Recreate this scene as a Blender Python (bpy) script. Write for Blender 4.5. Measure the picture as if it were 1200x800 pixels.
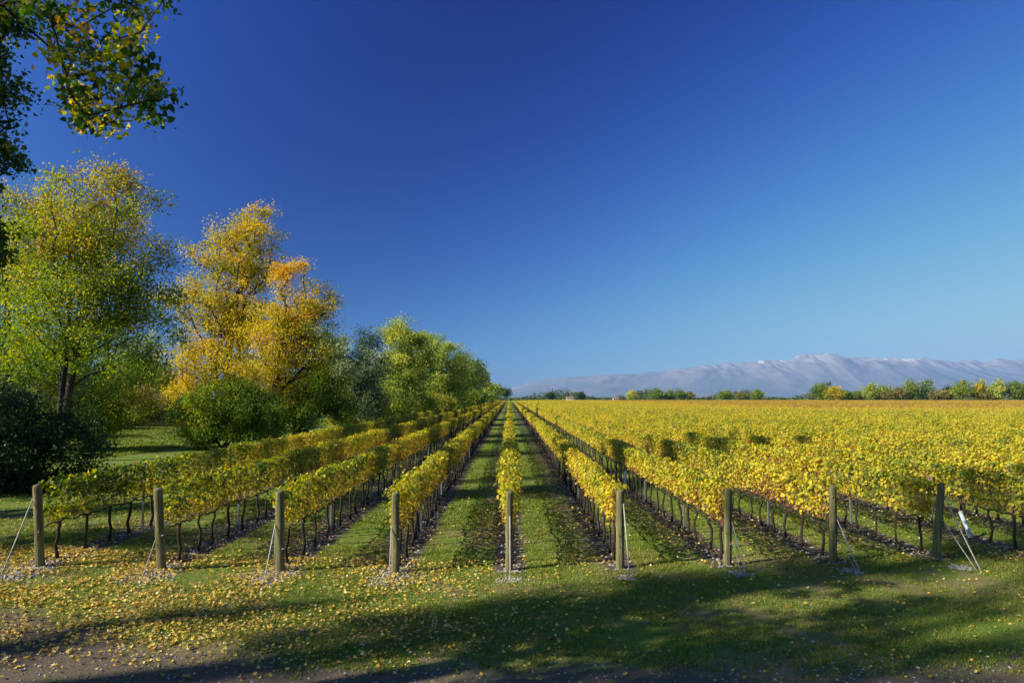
import bpy, math
import numpy as np
from mathutils import Vector

# ------------------------------------------------------------------ start: scene, camera, sky, sun, exposure
for o in list(bpy.data.objects):
    bpy.data.objects.remove(o)
sc = bpy.context.scene
COL = sc.collection
PI = math.pi
RAD = math.radians

CAM_H = 3.7
PITCH = RAD(4.645)
YAW = math.atan(3 / 800)
cd = bpy.data.cameras.new('camera')
cam = bpy.data.objects.new('camera', cd)
COL.objects.link(cam)
cd.lens = 24.0
cd.sensor_width = 36.0
cd.clip_start = 0.1
cd.clip_end = 60000
cam.location = (0, 0, CAM_H)
cam.rotation_euler = (PI / 2 + PITCH, 0, -YAW)
sc.camera = cam

SUN_EL = RAD(32)
SUN_AZ = RAD(24)          # the light travels towards +x, turned this far towards +y
w = bpy.data.worlds.new('World')
sc.world = w
w.use_nodes = True
wn = w.node_tree
wn.nodes.clear()
w_out = wn.nodes.new('ShaderNodeOutputWorld')
w_bg = wn.nodes.new('ShaderNodeBackground')
w_sky = wn.nodes.new('ShaderNodeTexSky')
w_sky.sky_type = 'NISHITA'
w_sky.sun_disc = False
w_sky.sun_elevation = SUN_EL
w_sky.sun_rotation = math.atan2(-math.cos(SUN_AZ), -math.sin(SUN_AZ))
w_sky.altitude = 0
w_sky.air_density = 1.0
w_sky.dust_density = 0.3
w_sky.ozone_density = 3.0
# a deep autumn sky seen through a polarising filter: darkest at a right angle to the sun
SUN_VEC = (-math.cos(SUN_AZ) * math.cos(SUN_EL), -math.sin(SUN_AZ) * math.cos(SUN_EL), math.sin(SUN_EL))


def w_math(op, a, b=None):
    n = wn.nodes.new('ShaderNodeMath')
    n.operation = op
    for i, v in enumerate((a, b)):
        if isinstance(v, (int, float)):
            n.inputs[i].default_value = v
        elif v is not None:
            wn.links.new(v, n.inputs[i])
    return n.outputs[0]


w_tc = wn.nodes.new('ShaderNodeTexCoord')
w_dot = wn.nodes.new('ShaderNodeVectorMath')
w_dot.operation = 'DOT_PRODUCT'
w_nrm = wn.nodes.new('ShaderNodeVectorMath')
w_nrm.operation = 'NORMALIZE'
wn.links.new(w_tc.outputs['Generated'], w_nrm.inputs[0])
wn.links.new(w_nrm.outputs[0], w_dot.inputs[0])
w_dot.inputs[1].default_value = SUN_VEC
w_c2 = w_math('POWER', w_math('ABSOLUTE', w_dot.outputs['Value']), 2.0)
w_pol = w_math('SUBTRACT', 1.0, w_math('MULTIPLY', 0.78, w_math('DIVIDE', w_math('SUBTRACT', 1.0, w_c2), w_math('ADD', 1.0, w_c2))))
w_sep = wn.nodes.new('ShaderNodeSeparateColor')
w_cmb = wn.nodes.new('ShaderNodeCombineColor')
wn.links.new(w_sky.outputs[0], w_sep.inputs[0])
for w_i, (w_top, w_x0, w_g) in enumerate(((0.82, 3.35, 1.70), (0.93, 2.72, 1.75), (0.93, 1.45, 1.45))):
    w_t = w_math('POWER', w_math('MULTIPLY', w_math('MULTIPLY', w_sep.outputs[w_i], w_pol), 1.0 / w_x0), w_g)
    wn.links.new(w_math('MULTIPLY', w_math('DIVIDE', w_t, w_math('ADD', w_t, 1.0)), w_top * 7.4), w_cmb.inputs[w_i])
wn.links.new(w_cmb.outputs[0], w_bg.inputs[0])
wn.links.new(w_bg.outputs[0], w_out.inputs[0])
w_bg.inputs[1].default_value = 0.07

sd = bpy.data.lights.new('sun', 'SUN')
sd.energy = 5.0
sd.angle = RAD(0.55)
sd.color = (1.0, 0.93, 0.80)
so = bpy.data.objects.new('sun', sd)
COL.objects.link(so)
L_DIR = Vector((math.cos(SUN_AZ) * math.cos(SUN_EL), math.sin(SUN_AZ) * math.cos(SUN_EL), -math.sin(SUN_EL)))
so.rotation_euler = L_DIR.to_track_quat('-Z', 'Y').to_euler()
so.location = (-40, -20, 40)

sc.view_settings.view_transform = 'Standard'
sc.view_settings.look = 'None'
sc.view_settings.exposure = 0.8
sc.view_settings.gamma = 1.0
sc.view_settings.use_curve_mapping = False
sc.render.engine = 'CYCLES'
cy = sc.cycles
cy.max_bounces = 5
cy.diffuse_bounces = 3
cy.glossy_bounces = 2
cy.transmission_bounces = 3
cy.transparent_max_bounces = 4
cy.volume_bounces = 0
cy.use_denoising = True
cy.caustics_reflective = False
cy.caustics_refractive = False

HAZE = True
HAZE_DENSITY = 3.8e-5

rng = np.random.default_rng(7)


# ------------------------------------------------------------------ helpers
def W(px, py, d):
    """world point seen at photo pixel (1200x800) at ground distance y = d"""
    u, v = px - 600.0, 400.0 - py
    y = 800 * math.cos(PITCH) - v * math.sin(PITCH)
    z = 800 * math.sin(PITCH) + v * math.cos(PITCH)
    x2 = u * math.cos(YAW) + y * math.sin(YAW)
    y2 = y * math.cos(YAW) - u * math.sin(YAW)
    return np.array((x2 / y2 * d, d, CAM_H + z / y2 * d))


def g(x, y=None):
    """ground height"""
    x = np.asarray(x, float)
    t = np.clip(np.abs(x) / 9.6, 0, 1.15)
    return np.where(x < 0, 0.25 * t ** 2, 0.08 * np.minimum(t, 1.0) ** 2)


def row_end(k):
    return 15.0 + 0.17 * k - (0.12 if k in (-1,) else 0)


ROW = 2.4
VINE = 0.92


def fbm(x, y, seed=0, octaves=4, ridged=False):
    r = np.random.default_rng(seed)
    tab = r.random((256, 256))
    out = np.zeros_like(np.asarray(x, float))
    amp, tot, f = 1.0, 0.0, 1.0
    for _ in range(octaves):
        X, Y = x * f + 37.3 * _, y * f + 91.7 * _
        xi, yi = np.floor(X).astype(int), np.floor(Y).astype(int)
        fx, fy = X - xi, Y - yi
        fx, fy = fx * fx * (3 - 2 * fx), fy * fy * (3 - 2 * fy)
        a, b = tab[xi % 256, yi % 256], tab[(xi + 1) % 256, yi % 256]
        c, d = tab[xi % 256, (yi + 1) % 256], tab[(xi + 1) % 256, (yi + 1) % 256]
        v = (a * (1 - fx) + b * fx) * (1 - fy) + (c * (1 - fx) + d * fx) * fy
        if ridged:
            v = 1 - np.abs(2 * v - 1)
        out += amp * v
        tot += amp
        amp *= 0.5
        f *= 2.0
    return out / tot


def mesh_np(name, V, faces, mats, smooth=False, tint=None, mat_index=None):
    """faces: list of (M,k) int arrays"""
    if not isinstance(faces, (list, tuple)):
        faces = [faces]
    faces = [np.asarray(f) for f in faces if len(f)]
    me = bpy.data.meshes.new(name)
    V = np.asarray(V, np.float32)
    me.vertices.add(len(V))
    me.vertices.foreach_set('co', V.ravel())
    loops = np.concatenate([f.ravel() for f in faces]).astype(np.int32)
    sizes = np.concatenate([np.full(len(f), f.shape[1]) for f in faces])
    starts = np.concatenate(([0], np.cumsum(sizes)[:-1])).astype(np.int32)
    me.loops.add(len(loops))
    me.loops.foreach_set('vertex_index', loops)
    me.polygons.add(len(sizes))
    me.polygons.foreach_set('loop_start', starts)
    if smooth:
        me.polygons.foreach_set('use_smooth', np.ones(len(sizes), bool))
    else:
        me.polygons.foreach_set('use_smooth', np.zeros(len(sizes), bool))
    if not isinstance(mats, (list, tuple)):
        mats = [mats]
    for m in mats:
        me.materials.append(m)
    if mat_index is not None:
        me.polygons.foreach_set('material_index', np.asarray(mat_index, np.int32))
    if tint is not None:
        at = me.attributes.new('tint', 'FLOAT', 'FACE')
        at.data.foreach_set('value', np.asarray(tint, np.float32))
    me.update(calc_edges=True)
    return me


def link(name, me, parent=None, loc=None):
    o = bpy.data.objects.new(name, me)
    COL.objects.link(o)
    if parent is not None:
        o.parent = parent
    if loc is not None:
        o.location = loc
    return o


def thing(name, label, cat, loc=(0, 0, 0), group=None, me=None):
    o = bpy.data.objects.new(name, me)
    if me is None:
        o.empty_display_size = 0.3
    COL.objects.link(o)
    o.location = loc
    o['label'] = label
    o['category'] = cat
    if group:
        o['group'] = group
    return o


def kind(o, k):
    o['kind'] = k
    return o


def norm(a):
    return a / np.maximum(np.linalg.norm(a, axis=-1, keepdims=True), 1e-9)


def tubes(P0, P1, r0, r1, n=6):
    P0, P1 = np.asarray(P0, float), np.asarray(P1, float)
    r0 = np.broadcast_to(np.asarray(r0, float), (len(P0),))
    r1 = np.broadcast_to(np.asarray(r1, float), (len(P0),))
    d = norm(P1 - P0)
    ref = np.where(np.abs(d[:, 2:3]) > 0.9, np.array([[1.0, 0, 0]]), np.array([[0, 0, 1.0]]))
    a = norm(np.cross(d, ref))
    b = np.cross(d, a)
    th = np.arange(n) * 2 * PI / n
    c, s = np.cos(th), np.sin(th)
    ring = a[:, None, :] * c[None, :, None] + b[:, None, :] * s[None, :, None]
    V = np.concatenate((P0[:, None] + ring * r0[:, None, None], P1[:, None] + ring * r1[:, None, None]), 1)
    base = (np.arange(len(P0)) * 2 * n)[:, None]
    i = np.arange(n)[None, :]
    j = (np.arange(n)[None, :] + 1) % n
    F = np.stack((base + i, base + n + i, base + n + j, base + j), -1).reshape(-1, 4)
    return V.reshape(-1, 3), F


def polytube(pts, radii, n=8, cap=True):
    """one smooth tube through points"""
    pts = np.asarray(pts, float)
    radii = np.broadcast_to(np.asarray(radii, float), (len(pts),))
    t = norm(np.gradient(pts, axis=0))
    a = np.cross(t[0], (1, 0, 0) if abs(t[0][0]) < 0.8 else (0, 1, 0))
    V = []
    th = np.arange(n) * 2 * PI / n
    for p, d, r in zip(pts, t, radii):
        a = a - d * np.dot(a, d)
        a = a / np.linalg.norm(a)
        b = np.cross(d, a)
        V.append(p + r * (np.cos(th)[:, None] * a + np.sin(th)[:, None] * b))
    V = np.concatenate(V)
    m = len(pts)
    i, j = np.arange(n), (np.arange(n) + 1) % n
    F = np.concatenate([np.stack((k * n + i, k * n + j, k * n + n + j, k * n + n + i), -1) for k in range(m - 1)])
    out = [F]
    if cap:
        V = np.concatenate((V, pts[:1], pts[-1:]))
        out.append(np.stack((j, i, np.full(n, m * n)), -1))
        out.append(np.stack(((m - 1) * n + i, (m - 1) * n + j, np.full(n, m * n + 1)), -1))
    return V, out


class MB:
    def __init__(self):
        self.V, self.F, self.n, self.M = [], [], 0, []

    def add(self, V, F, mi=0):
        if not isinstance(F, (list, tuple)):
            F = [F]
        for f in F:
            if len(f):
                self.F.append(np.asarray(f) + self.n)
                self.M.append(np.full(len(f), mi))
        self.V.append(np.asarray(V, float))
        self.n += len(V)
        return self

    def box(self, x0, y0, z0, x1, y1, z1, mi=0):
        V = [(x, y, z) for z in (z0, z1) for y in (y0, y1) for x in (x0, x1)]
        F = [(0, 2, 3, 1), (4, 5, 7, 6), (0, 1, 5, 4), (2, 6, 7, 3), (0, 4, 6, 2), (1, 3, 7, 5)]
        return self.add(V, np.array(F), mi)

    def mesh(self, name, mats, smooth=False):
        return mesh_np(name, np.concatenate(self.V), self.F, mats, smooth, mat_index=np.concatenate(self.M))


# leaf templates: base at the origin, growing along +y, face up +z
LEAF_DIAMOND = (np.array([(0, 0, 0), (-.42, .5, .10), (0, 1, -.06), (.42, .5, .10)]), np.array([(0, 3, 2), (0, 2, 1)]))
LEAF_GRAPE = (np.array([(0, .34, -.05), (0, .04, 0), (.30, -.10, .03), (.52, .22, .08), (.36, .40, .03), (.46, .70, .05), (.17, .68, .0),
                        (0, 1, -.06), (-.17, .68, .0), (-.46, .70, .05), (-.36, .40, .03), (-.52, .22, .08), (-.30, -.10, .03)]),
              np.array([(0, i, i % 12 + 1) for i in range(1, 13)]))
LEAF_HEART = (np.array([(0, 0, 0), (.26, -.04, .03), (.46, .24, .10), (.30, .66, .05), (0, 1, -.08), (-.30, .66, .05), (-.46, .24, .10), (-.26, -.04, .03), (0, .4, -.02)]),
              np.array([(8, i, (i + 1) % 8) for i in range(8)]))
LEAF_CURL = (np.array([(0, .34, -.02), (0, .02, .02), (.34, -.06, .10), (.52, .26, .22), (.40, .66, .16), (.0, 1, .05), (-.40, .66, .10), (-.52, .26, .20), (-.34, -.06, .06)]),
             np.array([(0, i, i % 8 + 1) for i in range(1, 9)]))


LEAF_FALLEN = (LEAF_GRAPE[0] * np.array((1, 1, 2.6)) + np.array([(0, 0, .10 * math.sin(3 * i)) for i in range(13)]), LEAF_GRAPE[1])


def leaves(template, P, dirs, normals, size, width=1.0):
    V0, F0 = template
    N = len(P)
    y = norm(dirs)
    z = norm(normals - y * np.sum(normals * y, 1, keepdims=True))
    x = np.cross(y, z)
    S = np.broadcast_to(np.asarray(size, float), (N,))[:, None, None]
    loc = V0[None] * S
    V = P[:, None] + loc[..., 0:1] * width * x[:, None] + loc[..., 1:2] * y[:, None] + loc[..., 2:3] * z[:, None]
    F = (np.arange(N) * len(V0))[:, None, None] + F0[None]
    return V.reshape(-1, 3), F.reshape(-1, F0.shape[1]), len(F0)


def rand_dir(r, n):
    return norm(r.normal(size=(n, 3)))


# ------------------------------------------------------------------ materials
def nodes(name):
    m = bpy.data.materials.new(name)
    m.use_nodes = True
    nt = m.node_tree
    nt.nodes.clear()
    return m, nt, (lambda t, **k: _node(nt, t, k)), nt.links.new


def _node(nt, t, props):
    n = nt.nodes.new(t)
    for k, v in props.items():
        setattr(n, k, v)
    return n


def ramp(nt, stops, interp='LINEAR'):
    n = nt.nodes.new('ShaderNodeValToRGB')
    cr = n.color_ramp
    cr.interpolation = interp
    while len(cr.elements) < len(stops):
        cr.elements.new(0.5)
    for e, (p, c) in zip(cr.elements, stops):
        e.position = p
        e.color = (*c, 1) if len(c) == 3 else c
    return n


def math_node(nt, op, a, b=None, c=None, clamp=False):
    n = nt.nodes.new('ShaderNodeMath')
    n.operation = op
    n.use_clamp = clamp
    for i, v in enumerate((a, b, c)):
        if v is None:
            continue
        if isinstance(v, (int, float)):
            n.inputs[i].default_value = v
        else:
            nt.links.new(v, n.inputs[i])
    return n.outputs[0]


def maprange(nt, v, a, b, c, d, smooth=False):
    n = nt.nodes.new('ShaderNodeMapRange')
    if smooth:
        n.interpolation_type = 'SMOOTHSTEP'
    nt.links.new(v, n.inputs[0])
    for i, q in enumerate((a, b, c, d)):
        n.inputs[i + 1].default_value = q
    return n.outputs[0]


def noise(nt, vec, scale, detail=4, rough=0.55):
    n = nt.nodes.new('ShaderNodeTexNoise')
    n.inputs['Scale'].default_value = scale
    n.inputs['Detail'].default_value = detail
    n.inputs['Roughness'].default_value = rough
    if vec is not None:
        nt.links.new(vec, n.inputs['Vector'])
    return n.outputs['Fac']


def mixc(nt, fac, a, b, mode='MIX'):
    n = nt.nodes.new('ShaderNodeMix')
    n.data_type = 'RGBA'
    n.blend_type = mode
    for s, v in ((n.inputs[0], fac), (n.inputs[6], a), (n.inputs[7], b)):
        if isinstance(v, (int, float)):
            s.default_value = v
        elif isinstance(v, tuple):
            s.default_value = (*v, 1)
        else:
            nt.links.new(v, s)
    return n.outputs[2]


def leaf_mat(name, stops, trans=0.42, tcol=None, vine=False, rough=0.5, nscale=None):
    m, nt, N, L = nodes(name)
    at = N('ShaderNodeAttribute', attribute_name='tint')
    t = at.outputs['Fac']
    if vine:
        geo = N('ShaderNodeNewGeometry')
        n1 = noise(nt, geo.outputs['Position'], 0.22, 3)
        n2 = noise(nt, geo.outputs['Position'], 1.1, 2)
        oi = N('ShaderNodeObjectInfo')
        t = math_node(nt, 'MULTIPLY_ADD', math_node(nt, 'SUBTRACT', oi.outputs['Random'], 0.5), 0.22, t)
        sep = N('ShaderNodeSeparateXYZ')
        L(geo.outputs['Position'], sep.inputs[0])
        t = math_node(nt, 'MULTIPLY_ADD', math_node(nt, 'SUBTRACT', n1, 0.5), 0.55, t)
        t = math_node(nt, 'MULTIPLY_ADD', math_node(nt, 'SUBTRACT', n2, 0.5), 0.35, t)
        # the rows on the left are still greener near their ends
        gx = maprange(nt, sep.outputs[0], -1.5, -7.5, 0, 1, True)
        gy = maprange(nt, sep.outputs[1], 14, 30, 1, 0.0, True)
        t = math_node(nt, 'MULTIPLY_ADD', math_node(nt, 'MULTIPLY', gx, gy), -0.26, t)
        gr = maprange(nt, sep.outputs[0], 6.0, 11.0, 0, 1, True)
        gry = maprange(nt, sep.outputs[1], 16, 24, 1, 0.0, True)
        t = math_node(nt, 'MULTIPLY_ADD', math_node(nt, 'MULTIPLY', gr, gry), -0.14, t)
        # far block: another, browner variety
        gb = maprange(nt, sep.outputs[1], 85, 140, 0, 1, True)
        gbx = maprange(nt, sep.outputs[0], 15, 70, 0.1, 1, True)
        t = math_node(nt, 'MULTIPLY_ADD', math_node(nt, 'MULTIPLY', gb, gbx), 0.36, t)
    elif nscale:
        geo = N('ShaderNodeNewGeometry')
        n1 = noise(nt, geo.outputs['Position'], nscale, 3)
        t = math_node(nt, 'MULTIPLY_ADD', math_node(nt, 'SUBTRACT', n1, 0.5), 0.5, t)
    cr = ramp(nt, stops)
    L(t, cr.inputs[0])
    bs = N('ShaderNodeBsdfPrincipled')
    L(cr.outputs[0], bs.inputs['Base Color'])
    bs.inputs['Roughness'].default_value = rough
    bs.inputs['Specular IOR Level'].default_value = 0.35
    tr = N('ShaderNodeBsdfTranslucent')
    hs = N('ShaderNodeHueSaturation')
    hs.inputs['Saturation'].default_value = 1.12
    hs.inputs['Value'].default_value = 1.15
    L(cr.outputs[0], hs.inputs['Color'])
    L(hs.outputs[0], tr.inputs[0])
    mx = N('ShaderNodeMixShader')
    mx.inputs[0].default_value = trans
    L(bs.outputs[0], mx.inputs[1])
    L(tr.outputs[0], mx.inputs[2])
    out = N('ShaderNodeOutputMaterial')
    L(mx.outputs[0], out.inputs[0])
    return m


def rough_mat(name, c0, c1, scale=6.0, stretch=(1, 1, 1), rough=0.85, bump=0.3, bscale=None, world=False, c2=None):
    m, nt, N, L = nodes(name)
    if world:
        geo = N('ShaderNodeNewGeometry')
        vec = geo.outputs['Position']
    else:
        vec = N('ShaderNodeTexCoord').outputs['Object']
    mp = N('ShaderNodeMapping')
    mp.inputs['Scale'].default_value = stretch
    L(vec, mp.inputs[0])
    f = noise(nt, mp.outputs[0], scale, 6, 0.65)
    stops = [(0.3, c0), (0.68, c1)] if c2 is None else [(0.28, c0), (0.52, c1), (0.72, c2)]
    cr = ramp(nt, stops)
    L(f, cr.inputs[0])
    bs = N('ShaderNodeBsdfPrincipled')
    L(cr.outputs[0], bs.inputs['Base Color'])
    bs.inputs['Roughness'].default_value = rough
    bs.inputs['Specular IOR Level'].default_value = 0.25
    f2 = noise(nt, mp.outputs[0], bscale or scale * 3, 5, 0.7)
    bp = N('ShaderNodeBump')
    bp.inputs['Strength'].default_value = bump
    bp.inputs['Distance'].default_value = 0.02
    L(f2, bp.inputs['Height'])
    L(bp.outputs[0], bs.inputs['Normal'])
    out = N('ShaderNodeOutputMaterial')
    L(bs.outputs[0], out.inputs[0])
    return m


M = {}
M['vine_leaf'] = leaf_mat('vine_leaf', [(0.0, (.050, .095, .012)), (0.22, (.15, .21, .018)), (0.42, (.43, .42, .025)), (0.62, (.70, .57, .030)),
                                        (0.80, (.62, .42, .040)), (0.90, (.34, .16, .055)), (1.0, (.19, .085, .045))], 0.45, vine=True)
M['green_yellow'] = leaf_mat('green_yellow_leaf', [(0.0, (.055, .110, .015)), (0.35, (.150, .250, .026)), (0.6, (.34, .40, .040)), (0.8, (.56, .46, .05)), (1.0, (.54, .32, .06))], 0.52)
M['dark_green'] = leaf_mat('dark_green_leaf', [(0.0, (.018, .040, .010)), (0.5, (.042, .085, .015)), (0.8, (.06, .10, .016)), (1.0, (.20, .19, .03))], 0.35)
M['yellow'] = leaf_mat('yellow_leaf', [(0.0, (.12, .17, .02)), (0.25, (.34, .34, .03)), (0.5, (.66, .53, .035)), (0.75, (.78, .50, .035)), (1.0, (.80, .37, .04))], 0.48)
M['blue_green'] = leaf_mat('blue_green_leaf', [(0.0, (.04, .085, .030)), (0.5, (.14, .22, .085)), (1.0, (.40, .46, .22))], 0.45)
M['olive'] = leaf_mat('olive_leaf', [(0.0, (0.094, 0.150, 0.022)), (0.4, (0.244, 0.338, 0.048)), (0.7, (0.488, 0.525, 0.085)), (1.0, (0.787, 0.619, 0.112))], 0.42)
M['brown_leaf'] = leaf_mat('brown_leaf', [(0.0, (0.112, 0.150, 0.027)), (0.4, (0.263, 0.225, 0.056)), (0.7, (0.488, 0.281, 0.066)), (1.0, (0.637, 0.319, 0.075))], 0.38)
M['branch_leaf'] = leaf_mat('branch_leaf', [(0.0, (.030, .075, .012)), (0.4, (.09, .18, .020)), (0.62, (.30, .34, .03)), (0.8, (.66, .54, .035)), (1.0, (.60, .30, .04))], 0.5)
M['poplar'] = leaf_mat('poplar_leaf', [(0.0, (0.022, 0.061, 0.014)), (0.45, (0.047, 0.108, 0.019)), (0.65, (0.176, 0.230, 0.027)), (0.82, (0.486, 0.378, 0.041)), (1.0, (0.567, 0.270, 0.041))], 0.38)
M['fallen'] = leaf_mat('fallen_leaf', [(0.0, (.12, .06, .025)), (0.22, (.40, .23, .05)), (0.5, (.74, .52, .06)), (0.8, (.80, .63, .14)), (1.0, (.78, .68, .36))], 0.2)
M['grass'] = leaf_mat('grass_blade', [(0.0, (.060, .105, .011)), (0.4, (.165, .235, .022)), (0.7, (.29, .32, .038)), (1.0, (.42, .35, .12))], 0.35, nscale=0.9)
M['bark'] = rough_mat('bark', (.018, .014, .011), (.060, .047, .036), 5, (4, 4, 1), bump=0.6)
M['pale_bark'] = rough_mat('pale_bark', (.16, .14, .11), (.42, .39, .33), 5, (3, 3, 1.5), bump=0.4)
M['vine_bark'] = rough_mat('vine_bark', (.012, .009, .007), (.060, .042, .030), 18, (3, 3, 1), bump=0.8)
M['shoot'] = rough_mat('vine_shoot', (.16, .075, .040), (.34, .18, .09), 20, (2, 2, 1), rough=0.6, bump=0.1)
M['post_wood'] = rough_mat('post_wood', (.050, .048, .022), (.17, .155, .070), 5, (5, 5, 0.35), bump=0.6, bscale=22, c2=(.37, .32, .17))
M['steel'] = rough_mat('galvanised_steel', (.08, .09, .10), (.19, .20, .21), 12, (1, 1, 1), rough=0.45, bump=0.05)
M['rod'] = rough_mat('rod_coating', (.26, .25, .23), (.46, .44, .40), 14, rough=0.5, bump=0.05)
M['guard'] = rough_mat('guard_plastic', (.34, .42, .52), (.62, .68, .74), 6, rough=0.4, bump=0.1)
M['stone'] = rough_mat('pale_stone', (.16, .145, .125), (.46, .43, .39), 9, world=True, bump=0.1)
M['wire'] = rough_mat('wire', (.06, .06, .06), (.12, .12, .12), 30, rough=0.4, bump=0.0)
M['plaster'] = rough_mat('house_plaster', (.62, .60, .55), (.80, .78, .74), 2, world=True, bump=0.02)
M['roof_tile'] = rough_mat('roof_tile', (.20, .11, .085), (.30, .18, .13), 3, world=True, bump=0.1)
M['glass'] = rough_mat('window_glass', (.03, .035, .045), (.05, .06, .07), 2, rough=0.15, bump=0.0)


def ground_mat():
    m, nt, N, L = nodes('ground_cover')
    pos = N('ShaderNodeNewGeometry').outputs['Position']
    sep = N('ShaderNodeSeparateXYZ')
    L(pos, sep.inputs[0])
    x, y = sep.outputs[0], sep.outputs[1]
    nb = noise(nt, pos, 0.35, 4)
    nm = noise(nt, pos, 2.3, 5)
    nf = noise(nt, pos, 26, 6, 0.7)
    nff = noise(nt, pos, 90, 4, 0.7)
    gr = ramp(nt, [(0.25, (.062, .112, .012)), (0.5, (.125, .195, .022)), (0.75, (.215, .255, .038))])
    L(math_node(nt, 'ADD', math_node(nt, 'MULTIPLY', nf, 0.6), math_node(nt, 'MULTIPLY', nm, 0.4)), gr.inputs[0])
    dry = ramp(nt, [(0.3, (.15, .115, .05)), (0.7, (.30, .235, .11))])
    L(nf, dry.inputs[0])
    dryf = maprange(nt, math_node(nt, 'ADD', math_node(nt, 'MULTIPLY', nb, 0.6), math_node(nt, 'MULTIPLY', nm, 0.4)), 0.43, 0.60, 0, 0.9, True)
    dryf = math_node(nt, 'MULTIPLY', dryf, maprange(nt, y, 15.5, 22, 1, 0.35, True))
    c = mixc(nt, dryf, gr.outputs[0], dry.outputs[0])
    # soil under the rows of vines
    fr = math_node(nt, 'ABSOLUTE', math_node(nt, 'SUBTRACT', math_node(nt, 'FRACT', math_node(nt, 'ADD', math_node(nt, 'DIVIDE', x, ROW), 0.5)), 0.5))
    dr = math_node(nt, 'MULTIPLY', fr, ROW)
    sgn = math_node(nt, 'MULTIPLY', math_node(nt, 'SUBTRACT', math_node(nt, 'FRACT', math_node(nt, 'ADD', math_node(nt, 'DIVIDE', x, ROW), 0.5)), 0.5), ROW)
    dr = math_node(nt, 'MULTIPLY_ADD', math_node(nt, 'SUBTRACT', nm, 0.5), 0.5, dr)
    sm = maprange(nt, dr, 0.26, 0.46, 1, 0, True)
    ys = math_node(nt, 'SUBTRACT', y, math_node(nt, 'MULTIPLY', x, 0.17 / ROW))
    sm = math_node(nt, 'MULTIPLY', sm, maprange(nt, ys, 14.3, 15.0, 0, 1, True))
    sm = math_node(nt, 'MULTIPLY', sm, maprange(nt, x, -10.6, -10.2, 0, 1))
    sm = math_node(nt, 'MULTIPLY', sm, maprange(nt, y, 440, 442, 1, 0))
    soil = ramp(nt, [(0.25, (.040, .034, .022)), (0.55, (.105, .090, .060)), (0.78, (.26, .23, .185))])
    L(math_node(nt, 'ADD', math_node(nt, 'MULTIPLY', nff, 0.5), math_node(nt, 'MULTIPLY', nf, 0.5)), soil.inputs[0])
    c = mixc(nt, sm, c, soil.outputs[0])
    # worn wheel strips in the alleys
    wh = maprange(nt, math_node(nt, 'ABSOLUTE', math_node(nt, 'ADD', sgn, 0.62)), 0.14, 0.34, 1, 0, True)
    wh = math_node(nt, 'MULTIPLY', wh, maprange(nt, ys, 15.0, 18.0, 0, 1, True))
    wh = math_node(nt, 'MULTIPLY', wh, maprange(nt, x, -10.6, -10.2, 0, 1))
    wh = math_node(nt, 'MULTIPLY', wh, maprange(nt, nm, 0.34, 0.58, 0, 0.85))
    c = mixc(nt, wh, c, mixc(nt, 0.55, dry.outputs[0], (.36, .28, .14)))
    # the dirt track along the front
    xl = maprange(nt, x, -2.5, -9.0, 0, 2.2)
    ed = math_node(nt, 'SUBTRACT', y, math_node(nt, 'ADD', xl, 9.65))
    ed = math_node(nt, 'MULTIPLY_ADD', math_node(nt, 'SUBTRACT', nm, 0.5), 2.2, ed)
    ed = math_node(nt, 'MULTIPLY_ADD', math_node(nt, 'SUBTRACT', nb, 0.5), 1.6, ed)
    tm = maprange(nt, ed, -0.35, 0.35, 1, 0, True)
    tm = math_node(nt, 'MULTIPLY', tm, maprange(nt, y, 4.5, 6.5, 0, 1, True))
    dirt = ramp(nt, [(0.22, (.060, .047, .032)), (0.5, (.135, .105, .070)), (0.75, (.29, .25, .185))])
    L(math_node(nt, 'ADD', math_node(nt, 'MULTIPLY', nff, 0.45), math_node(nt, 'MULTIPLY', nf, 0.55)), dirt.inputs[0])
    c = mixc(nt, tm, c, dirt.outputs[0])
    # reddish bracken strip beyond the lawn on the left
    rb = maprange(nt, math_node(nt, 'ABSOLUTE', math_node(nt, 'SUBTRACT', y, 79)), 4, 8, 1, 0, True)
    rb = math_node(nt, 'MULTIPLY', rb, maprange(nt, math_node(nt, 'ABSOLUTE', math_node(nt, 'SUBTRACT', x, -41)), 4, 8, 1, 0, True))
    c = mixc(nt, math_node(nt, 'MULTIPLY', rb, 0.8), c, (.26, .13, .06))
    bs = N('ShaderNodeBsdfPrincipled')
    L(c, bs.inputs['Base Color'])
    bs.inputs['Roughness'].default_value = 0.95
    bs.inputs['Specular IOR Level'].default_value = 0.15
    bp = N('ShaderNodeBump')
    bp.inputs['Strength'].default_value = 0.8
    bp.inputs['Distance'].default_value = 0.05
    L(math_node(nt, 'ADD', math_node(nt, 'MULTIPLY', nf, 0.7), math_node(nt, 'MULTIPLY', nff, 0.4)), bp.inputs['Height'])
    L(bp.outputs[0], bs.inputs['Normal'])
    out = N('ShaderNodeOutputMaterial')
    L(bs.outputs[0], out.inputs[0])
    return m


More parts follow.
